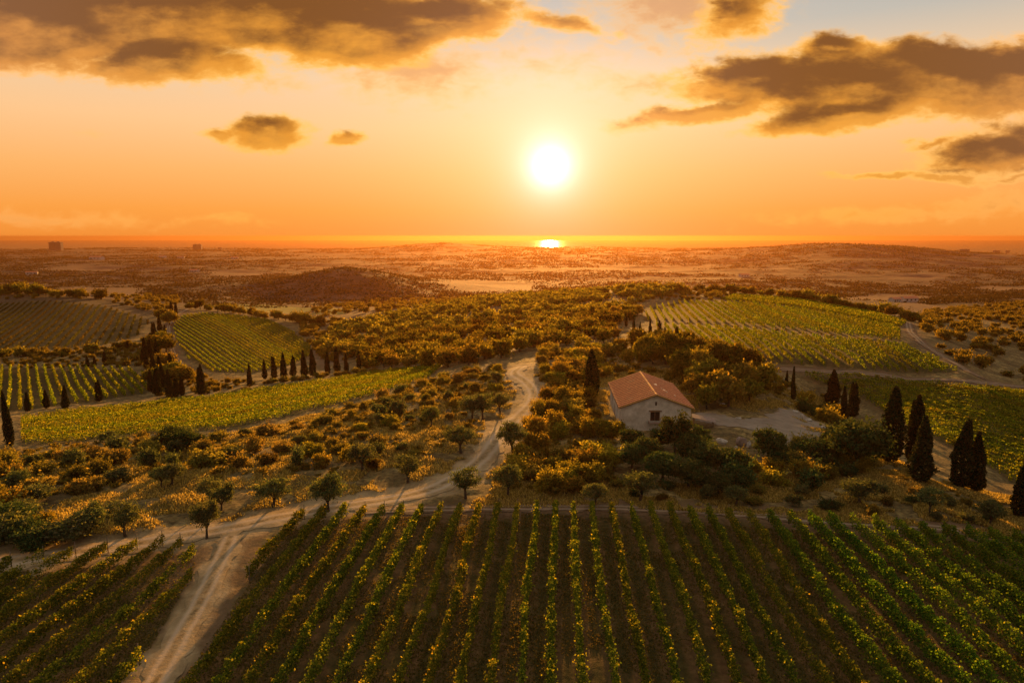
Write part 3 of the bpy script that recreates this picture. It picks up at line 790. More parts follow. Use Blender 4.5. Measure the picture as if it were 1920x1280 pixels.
# dark cypress-like shapes at the foot of the valley rows
for i, (u, vb, dv, lab) in enumerate([(186, 752, 42, 'stout dark cypress at the foot of the yellow valley rows'), (122, 766, 46, 'dark cypress left of the stout one below the valley rows'), (88, 768, 36, 'dark cypress at the middle of the lower edge of the valley rows'),
                                      (52, 772, 38, 'dark cypress near the left end of the lower edge of the valley rows'), (165, 690, 22, 'small dark cypress above the upper edge of the valley rows'), (178, 688, 20, 'small dark cypress right of another above the valley rows'), (196, 684, 24, 'tallest small cypress above the upper edge of the valley rows'), (240, 655, 18, 'little cypress alone on the brown slope left of the tree column')]):
    p = pix(u, vb); h = metres(p, dv)
    place_tree('cypress_tree', lab, 'cypress', CYPRESS[(i + 1) % 4], p, h / 10 * 1.5, h / 10, group='cypresses by the valley rows')

# olives that stand out beside the dirt road: (u, base, top, width, label)
OL = [
    (873, 936, 874, 1.0, 'forked olive tree standing at the road edge just above the front vineyard'),
    (962, 850, 792, 1.15, 'bushy dark olive tree right of the dirt road bend'),
    (864, 850, 796, 1.15, 'olive tree left of the dirt road bend, leaning over it'),
    (680, 882, 828, 1.15, 'round-topped olive tree alone on the golden grass left of the road'),
    (765, 906, 852, 1.05, 'thin-leaved olive tree with dark foot close left of the road'),
    (615, 960, 886, 1.0, 'olive tree on the road edge near the top left vineyard corner'),
    (512, 949, 892, 1.35, 'wide olive tree with short trunk above the track junction'),
    (388, 1010, 932, 0.75, 'narrow upright olive tree standing in the track junction'),
    (235, 1006, 936, 1.05, 'leafy olive tree beside the road left of the junction'),
    (322, 912, 868, 1.3, 'low wide olive tree on the bare slope above the road'),
    (302, 914, 872, 1.0, 'small olive tree joined to the low wide one on the bare slope'),
    (415, 958, 905, 1.0, 'olive tree with bright crown just behind the junction tree'),
    (395, 945, 890, 0.9, 'slender olive tree left of the bright one behind the junction'),
    (952, 930, 868, 1.0, 'olive tree right of the road among yellow shrubs above the vineyard'),
    (1200, 940, 880, 1.2, 'grey-green olive tree on the dry verge below the farmhouse'),
    (885, 788, 738, 1.0, 'olive tree beside the upper dirt road, left side'),
    (905, 785, 734, 0.9, 'second olive tree beside the upper dirt road, left side'),
    (808, 800, 762, 1.0, 'olive tree casting shade on the golden bank'),
    (938, 775, 735, 1.0, 'tall olive tree where the upper dirt road narrows'),
    (172, 1000, 946, 1.2, 'dark leafy olive tree left of the one beside the road'),
    (1742, 962, 908, 1.0, 'pale olive tree in front of the tall cypresses'),
    (1855, 985, 935, 1.1, 'shaded olive tree near the right end of the headland track'),
    (1690, 905, 868, 0.0, ''),
    (1610, 945, 895, 1.3, 'blue-green olive bush on the dry slope below the yard'),
    (1380, 945, 905, 1.3, 'low grey olive tree above the headland track'),
    (1115, 950, 905, 1.2, 'olive tree half lost in brush above the headland track'),
]
for i, (u, vb, vt, w, lab) in enumerate(OL):
    if not w: continue
    p = pix(u, vb); h = metres(p, vb - vt)
    place_tree('olive_tree', lab, 'olive tree', OLIVES[i % 4], p, h / 4.0 * w, h / 4.0, group='olive trees')

# leafy green trees round the farmhouse
GR = [
    (1266, 852, 74, 0.72, 'tall leafy green tree right in front of the farmhouse gable'),
    (1212, 872, 50, 1.05, 'leafy green tree at the left foot of the farmhouse gable'),
    (1296, 876, 62, 0.9, 'leafy green tree in front of the right gable corner'),
    (1326, 890, 58, 1.1, 'dark spreading tree below the white rocks'),
    (1372, 895, 52, 1.1, 'dark spreading tree below the brown boulder'),
    (1240, 905, 56, 1.1, 'low dark green tree in the thicket below the farmhouse'),
    (1290, 915, 54, 1.1, 'lowest dark green tree in the thicket below the farmhouse'),
    (1182, 846, 40, 1.0, 'small dark green tree against the left end of the farmhouse gable'),
    (1238, 842, 40, 0.9, 'small leafy green tree under the farmhouse balcony'),
    (1308, 846, 44, 1.0, 'leafy green tree at the right corner of the farmhouse gable'),
    (1185, 880, 48, 1.0, 'dull green tree at the left end of the thicket below the farmhouse'),
    (1345, 925, 40, 1.2, 'low dark tree at the right end of the thicket below the farmhouse'),
    (1610, 882, 92, 1.0, 'big round dark tree between the yard and the lone cypress'),
    (1440, 862, 60, 0.9, 'bushy green tree standing in front of the gravel yard'),
    (1540, 868, 46, 1.3, 'low spreading tree below the gravel yard rocks'),
]
for i, (u, vb, dv, w, lab) in enumerate(GR):
    p = pix(u, vb); h = metres(p, dv) * 1.12; w *= 1.12
    place_tree('leafy_tree', lab, 'tree', GREENS[i % 3], p, h / 6.0 * w, h / 6.0, group='leafy trees near the farmhouse')

def scatter(poly, gap, n_max, seed, jitter=True):
    rnd = np.random.default_rng(seed)
    lo, hi = poly.min(0), poly.max(0)
    n_try = n_max * 14
    X = rnd.uniform(lo[0], hi[0], n_try); Y = rnd.uniform(lo[1], hi[1], n_try)
    m = inside(poly, X, Y)
    # thin out with noise so that clearings are left
    m &= fbm(X / (gap * 4), Y / (gap * 4), seed, 3) > -0.22
    X, Y = X[m], Y[m]
    keep = []; cell = {}
    for i in range(len(X)):
        c = (int(X[i] / gap), int(Y[i] / gap)); ok = True
        for a in (-1, 0, 1):
            for b in (-1, 0, 1):
                for j in cell.get((c[0] + a, c[1] + b), ()):
                    if (X[i] - X[j]) ** 2 + (Y[i] - Y[j]) ** 2 < gap * gap: ok = False
        if ok:
            cell.setdefault(c, []).append(i); keep.append(i)
            if len(keep) >= n_max: break
    return np.c_[X[keep], Y[keep]]

def off_track(P, margin=0.6):
    m = np.ones(len(P), bool)
    for nm, L, w, s in TRACKS:
        m &= dist_line(L[::2], P[:, 0], P[:, 1]) > w + margin
    m &= ~inside(YARD, P[:, 0], P[:, 1])
    for v in VPOLY.values(): m &= ~inside(v, P[:, 0], P[:, 1])
    m &= ~((np.abs(P[:, 0] - 23) < 8.5) & (P[:, 1] > 103) & (P[:, 1] < 127))
    return P[m]

STUFF = []      # (variant mesh, x, y, scale) of what is past counting
def merge(name, items, label_kind='stuff', sink=0.0):
    VV, FF, b, mats = [], [], 0, items[0][0].materials[0]
    cache = {}
    for me, x, y, sx, sz, rz in items:
        if me.name not in cache:
            v = np.empty(len(me.vertices) * 3, np.float32); me.vertices.foreach_get('co', v)
            cache[me.name] = v.reshape(-1, 3)
        v = cache[me.name]; c, s = math.cos(rz), math.sin(rz)
        w = np.c_[(v[:, 0] * c - v[:, 1] * s) * sx + x, (v[:, 0] * s + v[:, 1] * c) * sx + y, v[:, 2] * sz]
        w[:, 2] += float(ground(x, y)) - sink
        VV.append(w); FF.append(np.arange(len(w)).reshape(-1, 4) + b); b += len(w)
    return obj(name, mesh(name, np.concatenate(VV), np.concatenate(FF), mats), kind=label_kind)

def shrubs(poly_pxs, gap, n, seed, sets, label, group, lo=0.8, hi=1.5, tall=1.0, name='shrub'):
    P = off_track(scatter(poly_px(poly_pxs), gap, n, seed))
    rnd = random.Random(seed)
    for (x, y) in P:
        me = rnd.choice(rnd.choice(sets)); s = rnd.uniform(lo, hi) * (1.25 if rnd.random() < 0.15 else 1)
        place_one(name, label, 'shrub', me, (x, y), s, s * tall * rnd.uniform(0.8, 1.2), group)
    return len(P)
ns = 0
ns += shrubs([(0, 862), (60, 838), (260, 822), (380, 828), (480, 812), (560, 800), (560, 880), (450, 875), (330, 895), (200, 915), (60, 940), (-20, 945), (-20, 870)], 3.7, 66, 101, [SHRUBS, OSHRUB, SHRUBS], 'olive-brown shrub on the west slope below the strip vineyard', 'shrubs on the west slope', 0.8, 1.5)
ns += shrubs([(570, 800), (650, 768), (830, 706), (930, 684), (955, 705), (930, 745), (900, 790), (860, 825), (800, 862), (700, 885), (575, 885)], 3.5, 84, 102, [SHRUBS, SHRUBS, AUTUMN, OSHRUB], 'golden-brown shrub on the bank between the strip vineyard and the dirt road', 'shrubs on the golden bank', 0.6, 1.35)
ns += shrubs([(1020, 740), (1085, 735), (1132, 770), (1150, 830), (1155, 905), (1050, 935), (960, 925), (965, 870), (985, 820)], 2.4, 62, 103, [AUTUMN, SHRUBS, AUTUMN], 'yellow-leaved shrub in the thicket between the dirt road and the farmhouse', 'yellow shrubs left of the farmhouse', 0.8, 1.5, 1.1)
ns += shrubs([(1010, 668), (1060, 655), (1190, 652), (1212, 690), (1135, 705), (1085, 725), (1015, 730)], 3.2, 45, 104, [AUTUMN, AUTUMN, SHRUBS], 'sunlit golden bush behind the farmhouse roof', 'golden bushes behind the farmhouse', 1.0, 1.8)
ns += shrubs([(1380, 850), (1560, 835), (1640, 865), (1600, 905), (1500, 925), (1380, 915)], 2.6, 28, 105, [AUTUMN, SHRUBS, GSHRUB], 'autumn-brown shrub on the slope below the gravel yard', 'shrubs below the yard', 0.8, 1.5)
ns += shrubs([(1500, 745), (1540, 760), (1580, 795), (1640, 830), (1600, 850), (1560, 800), (1500, 770)], 2.4, 16, 106, [AUTUMN, GSHRUB], 'yellow-green shrub between the gravel yard and the three cypresses', 'shrubs beside the three cypresses', 0.9, 1.5)
ns += shrubs([(1100, 900), (1330, 905), (1500, 930), (1680, 920), (1850, 950), (1930, 985), (1700, 975), (1400, 948), (1150, 940)], 3.0, 34, 107, [SHRUBS, OSHRUB, GSHRUB], 'low dull shrub on the dry verge above the headland track', 'shrubs on the dry verge', 0.45, 0.9)
for i, (u, vb, s, me) in enumerate([(18, 1020, 1.15, BIGB[0]), (60, 1030, 1.05, BIGB[1]), (103, 1022, 1.0, BIGB[2]), (40, 985, 1.0, BIGB[0]), (138, 1010, 0.9, BIGB[2]), (-20, 1010, 1.1, BIGB[1]), (85, 985, 0.8, AUTUMN[0]), (5, 960, 1.3, AUTUMN[1]), (330, 838, 1.25, BIGB[1]), (362, 842, 1.0, BIGB[1]), (290, 842, 0.9, BIGB[0])]):
    place_one('shrub', 'tall dark bush of the thicket beside the road at the left edge' if i < 8 else 'big dark bush at the near edge of the strip vineyard', 'shrub', me, pix(u, vb), s, s * 0.95, 'bushes at the left edge' if i < 8 else 'big bushes by the strip vineyard'); ns += 1
# the wood in the saddle: the nearest are things, the rest is one mass
P = off_track(scatter(poly_px([(600, 655), (640, 612), (760, 588), (880, 566), (1000, 556), (1130, 548), (1235, 543), (1285, 545), (1215, 565), (1198, 592), (1165, 612), (1150, 645), (1060, 650), (960, 665), (900, 683), (800, 692), (690, 692), (660, 665)]), 4.6, 900, 201))
P = P[np.argsort(np.hypot(P[:, 0], P[:, 1]))]
rnd = random.Random(5)
for i, (x, y) in enumerate(P):
    s = rnd.uniform(0.75, 1.3)
    if i < 230:
        place_tree('woodland_tree', 'round golden-green tree in the dense wood that fills the saddle', 'tree', (WOOD_TRUNK, WOODS[i % 5]), (x, y), s, s * rnd.uniform(0.8, 1.2), group='trees of the wood in the saddle')
    else:
        STUFF.append((FARC[i % 4], x, y, s * 1.05, s * rnd.uniform(0.8, 1.25), rnd.uniform(0, 6.3)))
# dark stand behind and right of the house
P = off_track(scatter(poly_px([(1195, 655), (1225, 640), (1290, 655), (1340, 688), (1400, 700), (1450, 722), (1462, 750), (1440, 776), (1330, 768), (1275, 735), (1265, 700), (1215, 682)]), 3.6, 60, 202), 1.0)
for i, (x, y) in enumerate(P):
    s = rnd.uniform(0.75, 1.15)
    place_tree('oak_tree', 'dark leafy tree in the stand behind and right of the farmhouse', 'tree', OAKS[i % 4], (x, y), s, s * rnd.uniform(0.85, 1.2), group='trees behind the farmhouse')
def line_trees(pts, n, jit, s0, s1, label, group, seed, vs=WOODS, name='woodland_tree'):
    L = line_px(pts); rn = random.Random(seed)
    for i in range(n):
        f = (i + rn.uniform(-0.3, 0.3)) / (n - 1) * (len(L) - 1); j = int(min(max(f, 0), len(L) - 1.001))
        q = L[j] + (L[j + 1] - L[j]) * (f - j); s = rn.uniform(s0, s1)
        loc = (q[0] + rn.uniform(-jit, jit), q[1] + rn.uniform(-jit, jit))
        if vs is WOODS: place_tree(name, label, 'tree', (WOOD_TRUNK, vs[i % len(vs)]), loc, s, s * rn.uniform(0.8, 1.25), group=group)
        else: place_one(name, label, 'shrub', vs[i % len(vs)], loc, s, s * rn.uniform(0.8, 1.25), group)
line_trees([(1230, 549), (1300, 548), (1400, 552), (1500, 562), (1640, 587), (1712, 603)], 64, 2.5, 0.7, 1.35, 'dark tree in the line along the crest above the hilltop vineyard', 'trees along the hill crest', 301)
line_trees([(352, 579), (400, 582), (470, 592), (540, 602), (600, 610)], 34, 3.0, 0.8, 1.5, 'dark tree in the line behind the oval vineyard', 'trees behind the oval field', 302)
line_trees([(-30, 552), (60, 552), (120, 556), (190, 561)], 30, 5.0, 1.0, 1.9, 'dark bushy tree on the ridge above the brown hillside rows', 'trees on the left ridge', 303)
line_trees([(-30, 672), (60, 668), (160, 664), (250, 650)], 24, 3.0, 0.5, 1.0, 'dark bush at the foot of the brown hillside', 'bushes under the brown hillside', 304)
line_trees([(1290, 606), (1400, 614), (1500, 624), (1600, 635), (1688, 645)], 42, 0.7, 0.24, 0.42, 'low dark bush in the hedge between the two hilltop fields', 'bushes between the hilltop fields', 305, SHRUBS, 'hedge_bush')
line_trees([(480, 722), (560, 712), (640, 703), (700, 697)], 30, 2.2, 0.7, 1.3, 'small brown bush at the feet of the cypress row', 'bushes under the cypress row', 306, SHRUBS, 'shrub'); ns += 30
print('shrubs', ns)
merge('woodland', STUFF, sink=0.2)
# scrub past counting: lowland on the right, mid valley, and the far country
items = []
for pp, gap, n, seed, lo, hi in (
    ([(1715, 612), (1740, 585), (1930, 565), (2040, 560), (2040, 740), (1930, 722), (1840, 704), (1770, 660)], 3.4, 620, 401, 0.45, 1.0),
    ([(560, 605), (640, 604), (690, 640), (640, 688), (600, 672), (575, 640)], 4.2, 90, 402, 0.5, 1.0),
    ([(200, 662), (280, 635), (330, 600), (300, 660), (280, 692), (200, 690)], 3.6, 70, 403, 0.4, 0.8),
    ([(600, 600), (700, 590), (880, 562), (850, 556), (700, 562), (580, 580)], 6, 150, 404, 0.7, 1.3),
    ([(180, 562), (330, 575), (300, 590), (260, 580)], 5, 60, 405, 0.5, 1.0),
    ([(1470, 712), (1560, 752), (1640, 832), (1720, 905), (1920, 955), (1920, 985), (1700, 935), (1560, 800), (1450, 740)], 2.2, 130, 407, 0.12, 0.34),
    ([(290, 690), (340, 690), (400, 712), (470, 715), (480, 735), (330, 748), (290, 740)], 2.6, 70, 408, 0.25, 0.6),
    ([(-40, 662), (260, 652), (280, 690), (-40, 690)], 3.4, 120, 409, 0.25, 0.6),
    ([(1215, 562), (1290, 548), (1400, 553), (1350, 563), (1280, 564)], 4.0, 50, 410, 0.4, 0.8),
    ([(1320, 690), (1400, 690), (1470, 712), (1460, 745), (1340, 700)], 3.0, 40, 411, 0.3, 0.7),
    ([(1100, 700), (1220, 688), (1280, 720), (1300, 760), (1140, 705)], 2.6, 40, 412, 0.2, 0.5),
    ([(-40, 562), (120, 560), (330, 575), (340, 560), (180, 552), (-40, 548)], 6.0, 90, 413, 0.5, 1.1),
    ([(-20, 870), (60, 840), (260, 824), (380, 830), (480, 812), (650, 770), (830, 706), (930, 690), (950, 720), (930, 745), (900, 790), (850, 830), (700, 890), (560, 890), (330, 905), (60, 950), (-20, 950)], 1.7, 620, 414, 0.14, 0.34),
    ([(1010, 668), (1190, 655), (1215, 690), (1135, 705), (1085, 735), (1150, 830), (1155, 905), (1050, 935), (960, 925), (985, 820), (1015, 730)], 1.6, 300, 415, 0.16, 0.38),
    ([(-60, 860), (-60, 960), (0, 950), (0, 862)], 3.0, 20, 406, 0.5, 0.9)):
    for (x, y) in off_track(scatter(poly_px(pp), gap, n, seed)):
        s = rnd.uniform(lo, hi); items.append((rnd.choice(FARC if seed in (404, 414, 415) else WOODS), x, y, s, s * rnd.uniform(0.7, 1.1), rnd.uniform(0, 6.3)))
merge('scrub', items, sink=0.3)

# ------------------------------------------------------------------ the far country's heath: leafy clumps, smaller than one could count
def far_heath():
    n = 34000
    u = RNG.uniform(K0, K1, n); t = RNG.uniform(math.log(560), math.log(5200), n)
    Y = np.exp(t); X = u * Y
    dn = fbm(X / 260, Y / 260, 61, 4)
    fl = bil(field, u, t, K0, K1, T0, T1)
    keep = (dn > -0.10 + 0.28 * RNG.uniform(-1, 1, n)) & (fl < 0.3) & (np.abs(u) < 1.0)
    X, Y = X[keep], Y[keep]; n = len(X)
    rad = RNG.uniform(1.2, 3.4, n) * (0.6 + Y / 1500)
    per = 16
    C = np.repeat(np.c_[X, Y, ground(X, Y)], per, 0)
    rr = np.repeat(rad, per)
    C += RNG.normal(size=C.shape) * rr[:, None] * np.array([2.1, 0.9, 0.0])
    C[:, 2] = ground(C[:, 0], C[:, 1]) + np.abs(RNG.normal(size=len(C))) * rr * np.where(C[:, 1] > 3200, 0.16, 0.28)
    V, Fc = leaf_quads(C, rr * 0.42, 0.75)
    obj('heath', mesh('heath', V, Fc, M['far']), kind='stuff')
far_heath()

# ------------------------------------------------------------------ grass
def grass(name, polys, n, hmin, hmax, wid, mat, seed, thresh=-0.3, dirt_max=0.45):
    rn = np.random.default_rng(seed); VV = []
    for pp, share in polys:
        poly = poly_px(pp); lo, hi = poly.min(0), poly.max(0)
        m_ = int(n * share * 2.2)
        x = rn.uniform(lo[0], hi[0], m_); y = rn.uniform(lo[1], hi[1], m_)
        k = inside(poly, x, y) & (fbm(x / 3.5, y / 3.5, seed, 3) > thresh) & (bil(dirt, x / y, np.log(y), K0, K1, T0, T1) < dirt_max)
        x, y = x[k], y[k]; q = len(x)
        a = rn.uniform(0, np.pi, q); h = rn.uniform(hmin, hmax, q) * (1 + 0.9 * fbm(x / 5, y / 5, seed + 3, 2)); w = wid * rn.uniform(0.6, 1.4, q)
        z = ground(x, y) - 0.03; le = rn.normal(size=(2, q)) * 0.35 * h
        dx, dy = np.cos(a) * w, np.sin(a) * w
        VV.append(np.stack([np.c_[x - dx, y - dy, z], np.c_[x + dx, y + dy, z], np.c_[x + dx * 0.8 + le[0], y + dy * 0.8 + le[1], z + h], np.c_[x - dx * 0.8 + le[0], y - dy * 0.8 + le[1], z + h * 0.85]], 1).reshape(-1, 3))
    V = np.concatenate(VV)
    obj(name, mesh(name, V, np.arange(len(V)).reshape(-1, 4), mat), kind='stuff')
grass('dry_grass', [
    ([(-40, 860), (380, 825), (640, 765), (930, 690), (980, 700), (960, 760), (900, 850), (860, 920), (640, 960), (330, 1010), (-40, 1060)], 0.5),
    ([(960, 690), (1130, 700), (1150, 830), (1160, 950), (880, 955), (930, 860), (1000, 770)], 0.22),
    ([(1100, 905), (1330, 910), (1640, 870), (1930, 940), (1930, 1015), (1600, 980), (1200, 955)], 0.25), ([(1440, 720), (1560, 752), (1640, 825), (1720, 890), (1930, 950), (1930, 1000), (1640, 925), (1540, 850), (1450, 750)], 0.2), ([(1130, 700), (1300, 690), (1460, 720), (1480, 770), (1300, 770), (1140, 745)], 0.10)], 420000, 0.10, 0.38, 0.05, M['grass'], 501, -0.2)
grass('vineyard_grass', [([(470, 1092), (548, 976), (1000, 962), (1925, 1022), (2000, 1290), (330, 1290)], 0.8), ([(-40, 1080), (340, 1030), (370, 1060), (240, 1290), (-60, 1290)], 0.2)], 90000, 0.04, 0.15, 0.05, M['weed'], 502, -0.32)

# ------------------------------------------------------------------ farmhouse
HY = 105.0
FL = kx(1160, 766) * HY; FR = kx(1301.5, 767) * HY
cx = (FL + FR) / 2; half = (FR - FL) / 2
eave_z = CZ - slope(766.5) * HY; apex_z = CZ - slope(741) * HY
house = thing('farmhouse', 'pale plastered farmhouse with terracotta gable roof beside the gravel yard', 'house', (cx, HY, eave_z - 3.9), -R(2.6))
EZ, AZ, LEN = 3.9, 3.9 + apex_z - eave_z, 18.6
OV = 0.5; W = half - OV; Y0, Y1 = OV, LEN - OV
RS = (AZ - EZ) / half            # roof pitch
wall_top = lambda x: AZ - 0.16 - RS * abs(x)
px_m = HY / (F * CP)
def wall_mesh():
    mb = MB(); T = 0.35; B = -2.0
    # front gable with a window opening, cell by cell
    def wx(u): return (u - 960) / (F * CP) * HY * 1.0 - cx + 0.35
    w0, w1, z0, z1 = WIN
    xs = sorted({-W, W, 0.0, w0, w1}); zs = [B, z0, z1]
    for yf, holes in ((Y0, [(w0, w1, z0, z1)]), (Y1, [])):
        for xa, xb in zip(xs[:-1], xs[1:]):
            for za, zb in ((B, z0), (z0, z1), (z1, None)):
                if any(xa >= h[0] - 1e-6 and xb <= h[1] + 1e-6 and zb is not None and za >= h[2] - 1e-6 and zb <= h[3] + 1e-6 for h in holes): continue
                ta, tb = (zb, zb) if zb is not None else (wall_top(xa), wall_top(xb))
                mb.add([(xa, yf, za), (xb, yf, za), (xb, yf, tb), (xa, yf, ta)], [(0, 1, 2, 3) if yf == Y0 else (3, 2, 1, 0)])
        for h in holes:
            a, b, c, d = h; ya, yb = yf, yf + T
            mb.add([(a, ya, c), (b, ya, c), (b, ya, d), (a, ya, d), (a, yb, c), (b, yb, c), (b, yb, d), (a, yb, d)], [(0, 4, 5, 1), (1, 5, 6, 2), (2, 6, 7, 3), (3, 7, 4, 0)])
    # side walls, the west one with openings
    for sx, holes in ((-W, SIDE), (W, [])):
        ys = sorted({Y0, Y1} | {h[0] for h in holes} | {h[1] for h in holes}); zz = sorted({B, wall_top(W)} | {h[2] for h in holes} | {h[3] for h in holes})
        for ya, yb in zip(ys[:-1], ys[1:]):
            for za, zb in zip(zz[:-1], zz[1:]):
                if any(ya >= h[0] - 1e-6 and yb <= h[1] + 1e-6 and za >= h[2] - 1e-6 and zb <= h[3] + 1e-6 for h in holes): continue
                mb.add([(sx, ya, za), (sx, yb, za), (sx, yb, zb), (sx, ya, zb)], [(3, 2, 1, 0) if sx < 0 else (0, 1, 2, 3)])
        for a, b, c, d in holes:
            xa, xb = sx, sx + T
            mb.add([(xa, a, c), (xa, b, c), (xa, b, d), (xa, a, d), (xb, a, c), (xb, b, c), (xb, b, d), (xb, a, d)], [(1, 5, 4, 0), (2, 6, 5, 1), (3, 7, 6, 2), (0, 4, 7, 3)])
    return mb
WIN = (-0.85, 0.70, 1.75, 3.30)
SIDE = [(1.5, 2.3, 1.2, 2.75), (5.6, 6.4, 1.6, 2.9), (9.6, 10.5, 0.0, 2.2), (13.6, 14.4, 1.6, 2.9)]
wall_mesh().build('wall', M['plaster'], house)
def window(x0, x1, z0, z1, y, side=False):
    fr, pn = MB(), MB(); t = 0.09
    def bx(mb, a, b, c, d, y0, y1):
        if side: mb.box(y0, y1, a, b, c, d)
        else: mb.box(a, b, y0, y1, c, d)
    bx(fr, x0, x0 + t, z0, z1, y, y + 0.07); bx(fr, x1 - t, x1, z0, z1, y, y + 0.07)
    bx(fr, x0 + t, x1 - t, z0, z0 + t, y, y + 0.07); bx(fr, x0 + t, x1 - t, z1 - t, z1, y, y + 0.07)
    c = (x0 + x1) / 2; bx(fr, c - 0.04, c + 0.04, z0 + t, z1 - t, y + 0.005, y + 0.065)
    f = fr.build('window', M['timber'], house)
    bx(pn, x0 + 0.02, x1 - 0.02, z0 + 0.02, z1 - 0.02, y + 0.075, y + 0.10)
    pn.build('pane', M['dark'], f)
window(WIN[0], WIN[1], WIN[2], WIN[3], Y0 + 0.22)
for h in SIDE:
    window(h[0], h[1], h[2], h[3], -W + 0.2, True)
MB().box(WIN[0] - 0.25, WIN[1] + 0.25, Y0 - 0.06, Y0 + 0.12, WIN[3] + 0.003, WIN[3] + 0.26).build('lintel', M['timber'], house)
b = MB(); b.box(WIN[0] - 0.3, WIN[1] + 0.45, Y0 - 0.75, Y0 - 0.003, WIN[2] - 0.22, WIN[2] - 0.08)
b.box(WIN[0] - 0.3, WIN[1] + 0.45, Y0 - 0.75, Y0 - 0.63, WIN[2] - 0.08, WIN[2] + 0.10)
b.box(WIN[0] - 0.3, WIN[0] - 0.18, Y0 - 0.63, Y0 - 0.003, WIN[2] - 0.08, WIN[2] + 0.10); b.box(WIN[1] + 0.33, WIN[1] + 0.45, Y0 - 0.63, Y0 - 0.003, WIN[2] - 0.08, WIN[2] + 0.10)
b.build('balcony', M['brownrock'], house)
MB().box(-0.22, 0.22, Y0 - 0.05, Y0 + 0.02, 4.25, 4.33).box(-0.22, -0.14, Y0 - 0.04, Y0 + 0.02, 4.333, 4.95).box(0.14, 0.22, Y0 - 0.04, Y0 + 0.02, 4.333, 4.95).build('niche_frame', M['plaster'], house)
MB().box(-0.137, 0.137, Y0 - 0.01, Y0 + 0.04, 4.335, 4.93).build('niche', M['dark'], house)
b = MB()
for sx in (-1, 1):
    b.box(*sorted((sx * (W - 0.45), sx * (W + 0.04))), Y0 - 0.045, Y0 + 0.2, -2.0, wall_top(W) - 0.01)
b.build('quoin', M['plaster'], house)
MB().box(-W + 0.3, W - 0.2, Y0 - 0.9, Y0 - 0.05, -2.0, 0.2).build('plinth', M['stone'], house)

CH = []
def roof_slope(side):
    """barrel tiles, course over course; grid across the ridge axis (y) and down the slope"""
    nyt = 17; per = 14; nc = 16
    ys = np.linspace(0, LEN, nyt * per + 1)
    cols = []
    rowsd = []
    for c in range(nc):
        rowsd += [(c / nc, 0.0), ((c + 0.985) / nc, 0.045)]
    D = np.array([r[0] for r in rowsd]); ST = np.array([r[1] for r in rowsd])
    YY, DD = np.meshgrid(ys, D); _, SS = np.meshgrid(ys, ST)
    ph = (YY / LEN * nyt) % 1.0
    wave = 0.24 * np.abs(np.sin(np.pi * ph)) ** 0.8
    tile = np.floor(YY / LEN * nyt); crs = np.floor(DD * nc + 1e-6)
    jig = (_hash(tile, crs, 77) - 0.5) * 0.03
    xx = side * DD * half
    zz = AZ - RS * DD * half + wave + SS + jig
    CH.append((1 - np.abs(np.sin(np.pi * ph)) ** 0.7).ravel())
    V = np.stack([xx, YY + (_hash(tile * 0, crs, 5) - 0.5) * 0.04, zz], -1).reshape(-1, 3)
    ix = np.arange(YY.size).reshape(YY.shape)
    q = np.stack([ix[:-1, :-1], ix[:-1, 1:], ix[1:, 1:], ix[1:, :-1]], -1).reshape(-1, 4)
    return V, (q if side > 0 else q[:, ::-1])
roof = MB()
t = 0.12
for sx in (-1, 1):   # boarding under the tiles
    roof.add([(0, 0.06, AZ - 0.015), (sx * (half - 0.03), 0.06, AZ - 0.015 - RS * (half - 0.03)), (sx * (half - 0.03), LEN - 0.06, AZ - 0.015 - RS * (half - 0.03)), (0, LEN - 0.06, AZ - 0.015),
              (0, 0.06, AZ - t), (sx * (half - 0.03), 0.06, AZ - t - RS * (half - 0.03)), (sx * (half - 0.03), LEN - 0.06, AZ - t - RS * (half - 0.03)), (0, LEN - 0.06, AZ - t)],
             [(0, 1, 2, 3), (7, 6, 5, 4), (0, 4, 5, 1), (1, 5, 6, 2), (2, 6, 7, 3)])
roof_o = roof.build('roof', M['timber'], house)
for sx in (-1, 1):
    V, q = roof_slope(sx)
    obj('tile_slope', mesh('tile_slope', V, q, M['tile'], False, {'channel_shade': CH[-1]}), roof_o)
rb = MB()
nr = 42
for i in range(nr):
    y0, y1 = i * LEN / nr - 0.03, (i + 1) * LEN / nr + 0.02
    ring = lambda y, r: [(math.cos(a) * r, y, AZ + 0.02 + math.sin(a) * r * 0.9) for a in np.linspace(0, math.pi, 8)]
    A1, B1 = ring(y0, 0.20), ring(y1, 0.17)
    rb.add(A1 + B1, [(j, j + 1, 8 + j + 1, 8 + j) for j in range(7)] + [tuple(range(8))])
rb.build('ridge_cap', M['ridge'], roof_o, True)
vb = MB()
for sx in (-1, 1):
    n = 18
    for i in range(n):
        d0, d1 = i / n, (i + 1.08) / n
        for yv in (0.0,):
            P0 = (sx * d0 * half, yv + 0.02, AZ - RS * d0 * half + 0.06); P1 = (sx * min(d1, 1.01) * half, yv + 0.02, AZ - RS * min(d1, 1.01) * half + 0.085)
            vb.tube([P0, P1], [0.085, 0.10], 8)
vb.build('verge_tile', M['ridge'], roof_o, True)
pb = MB()
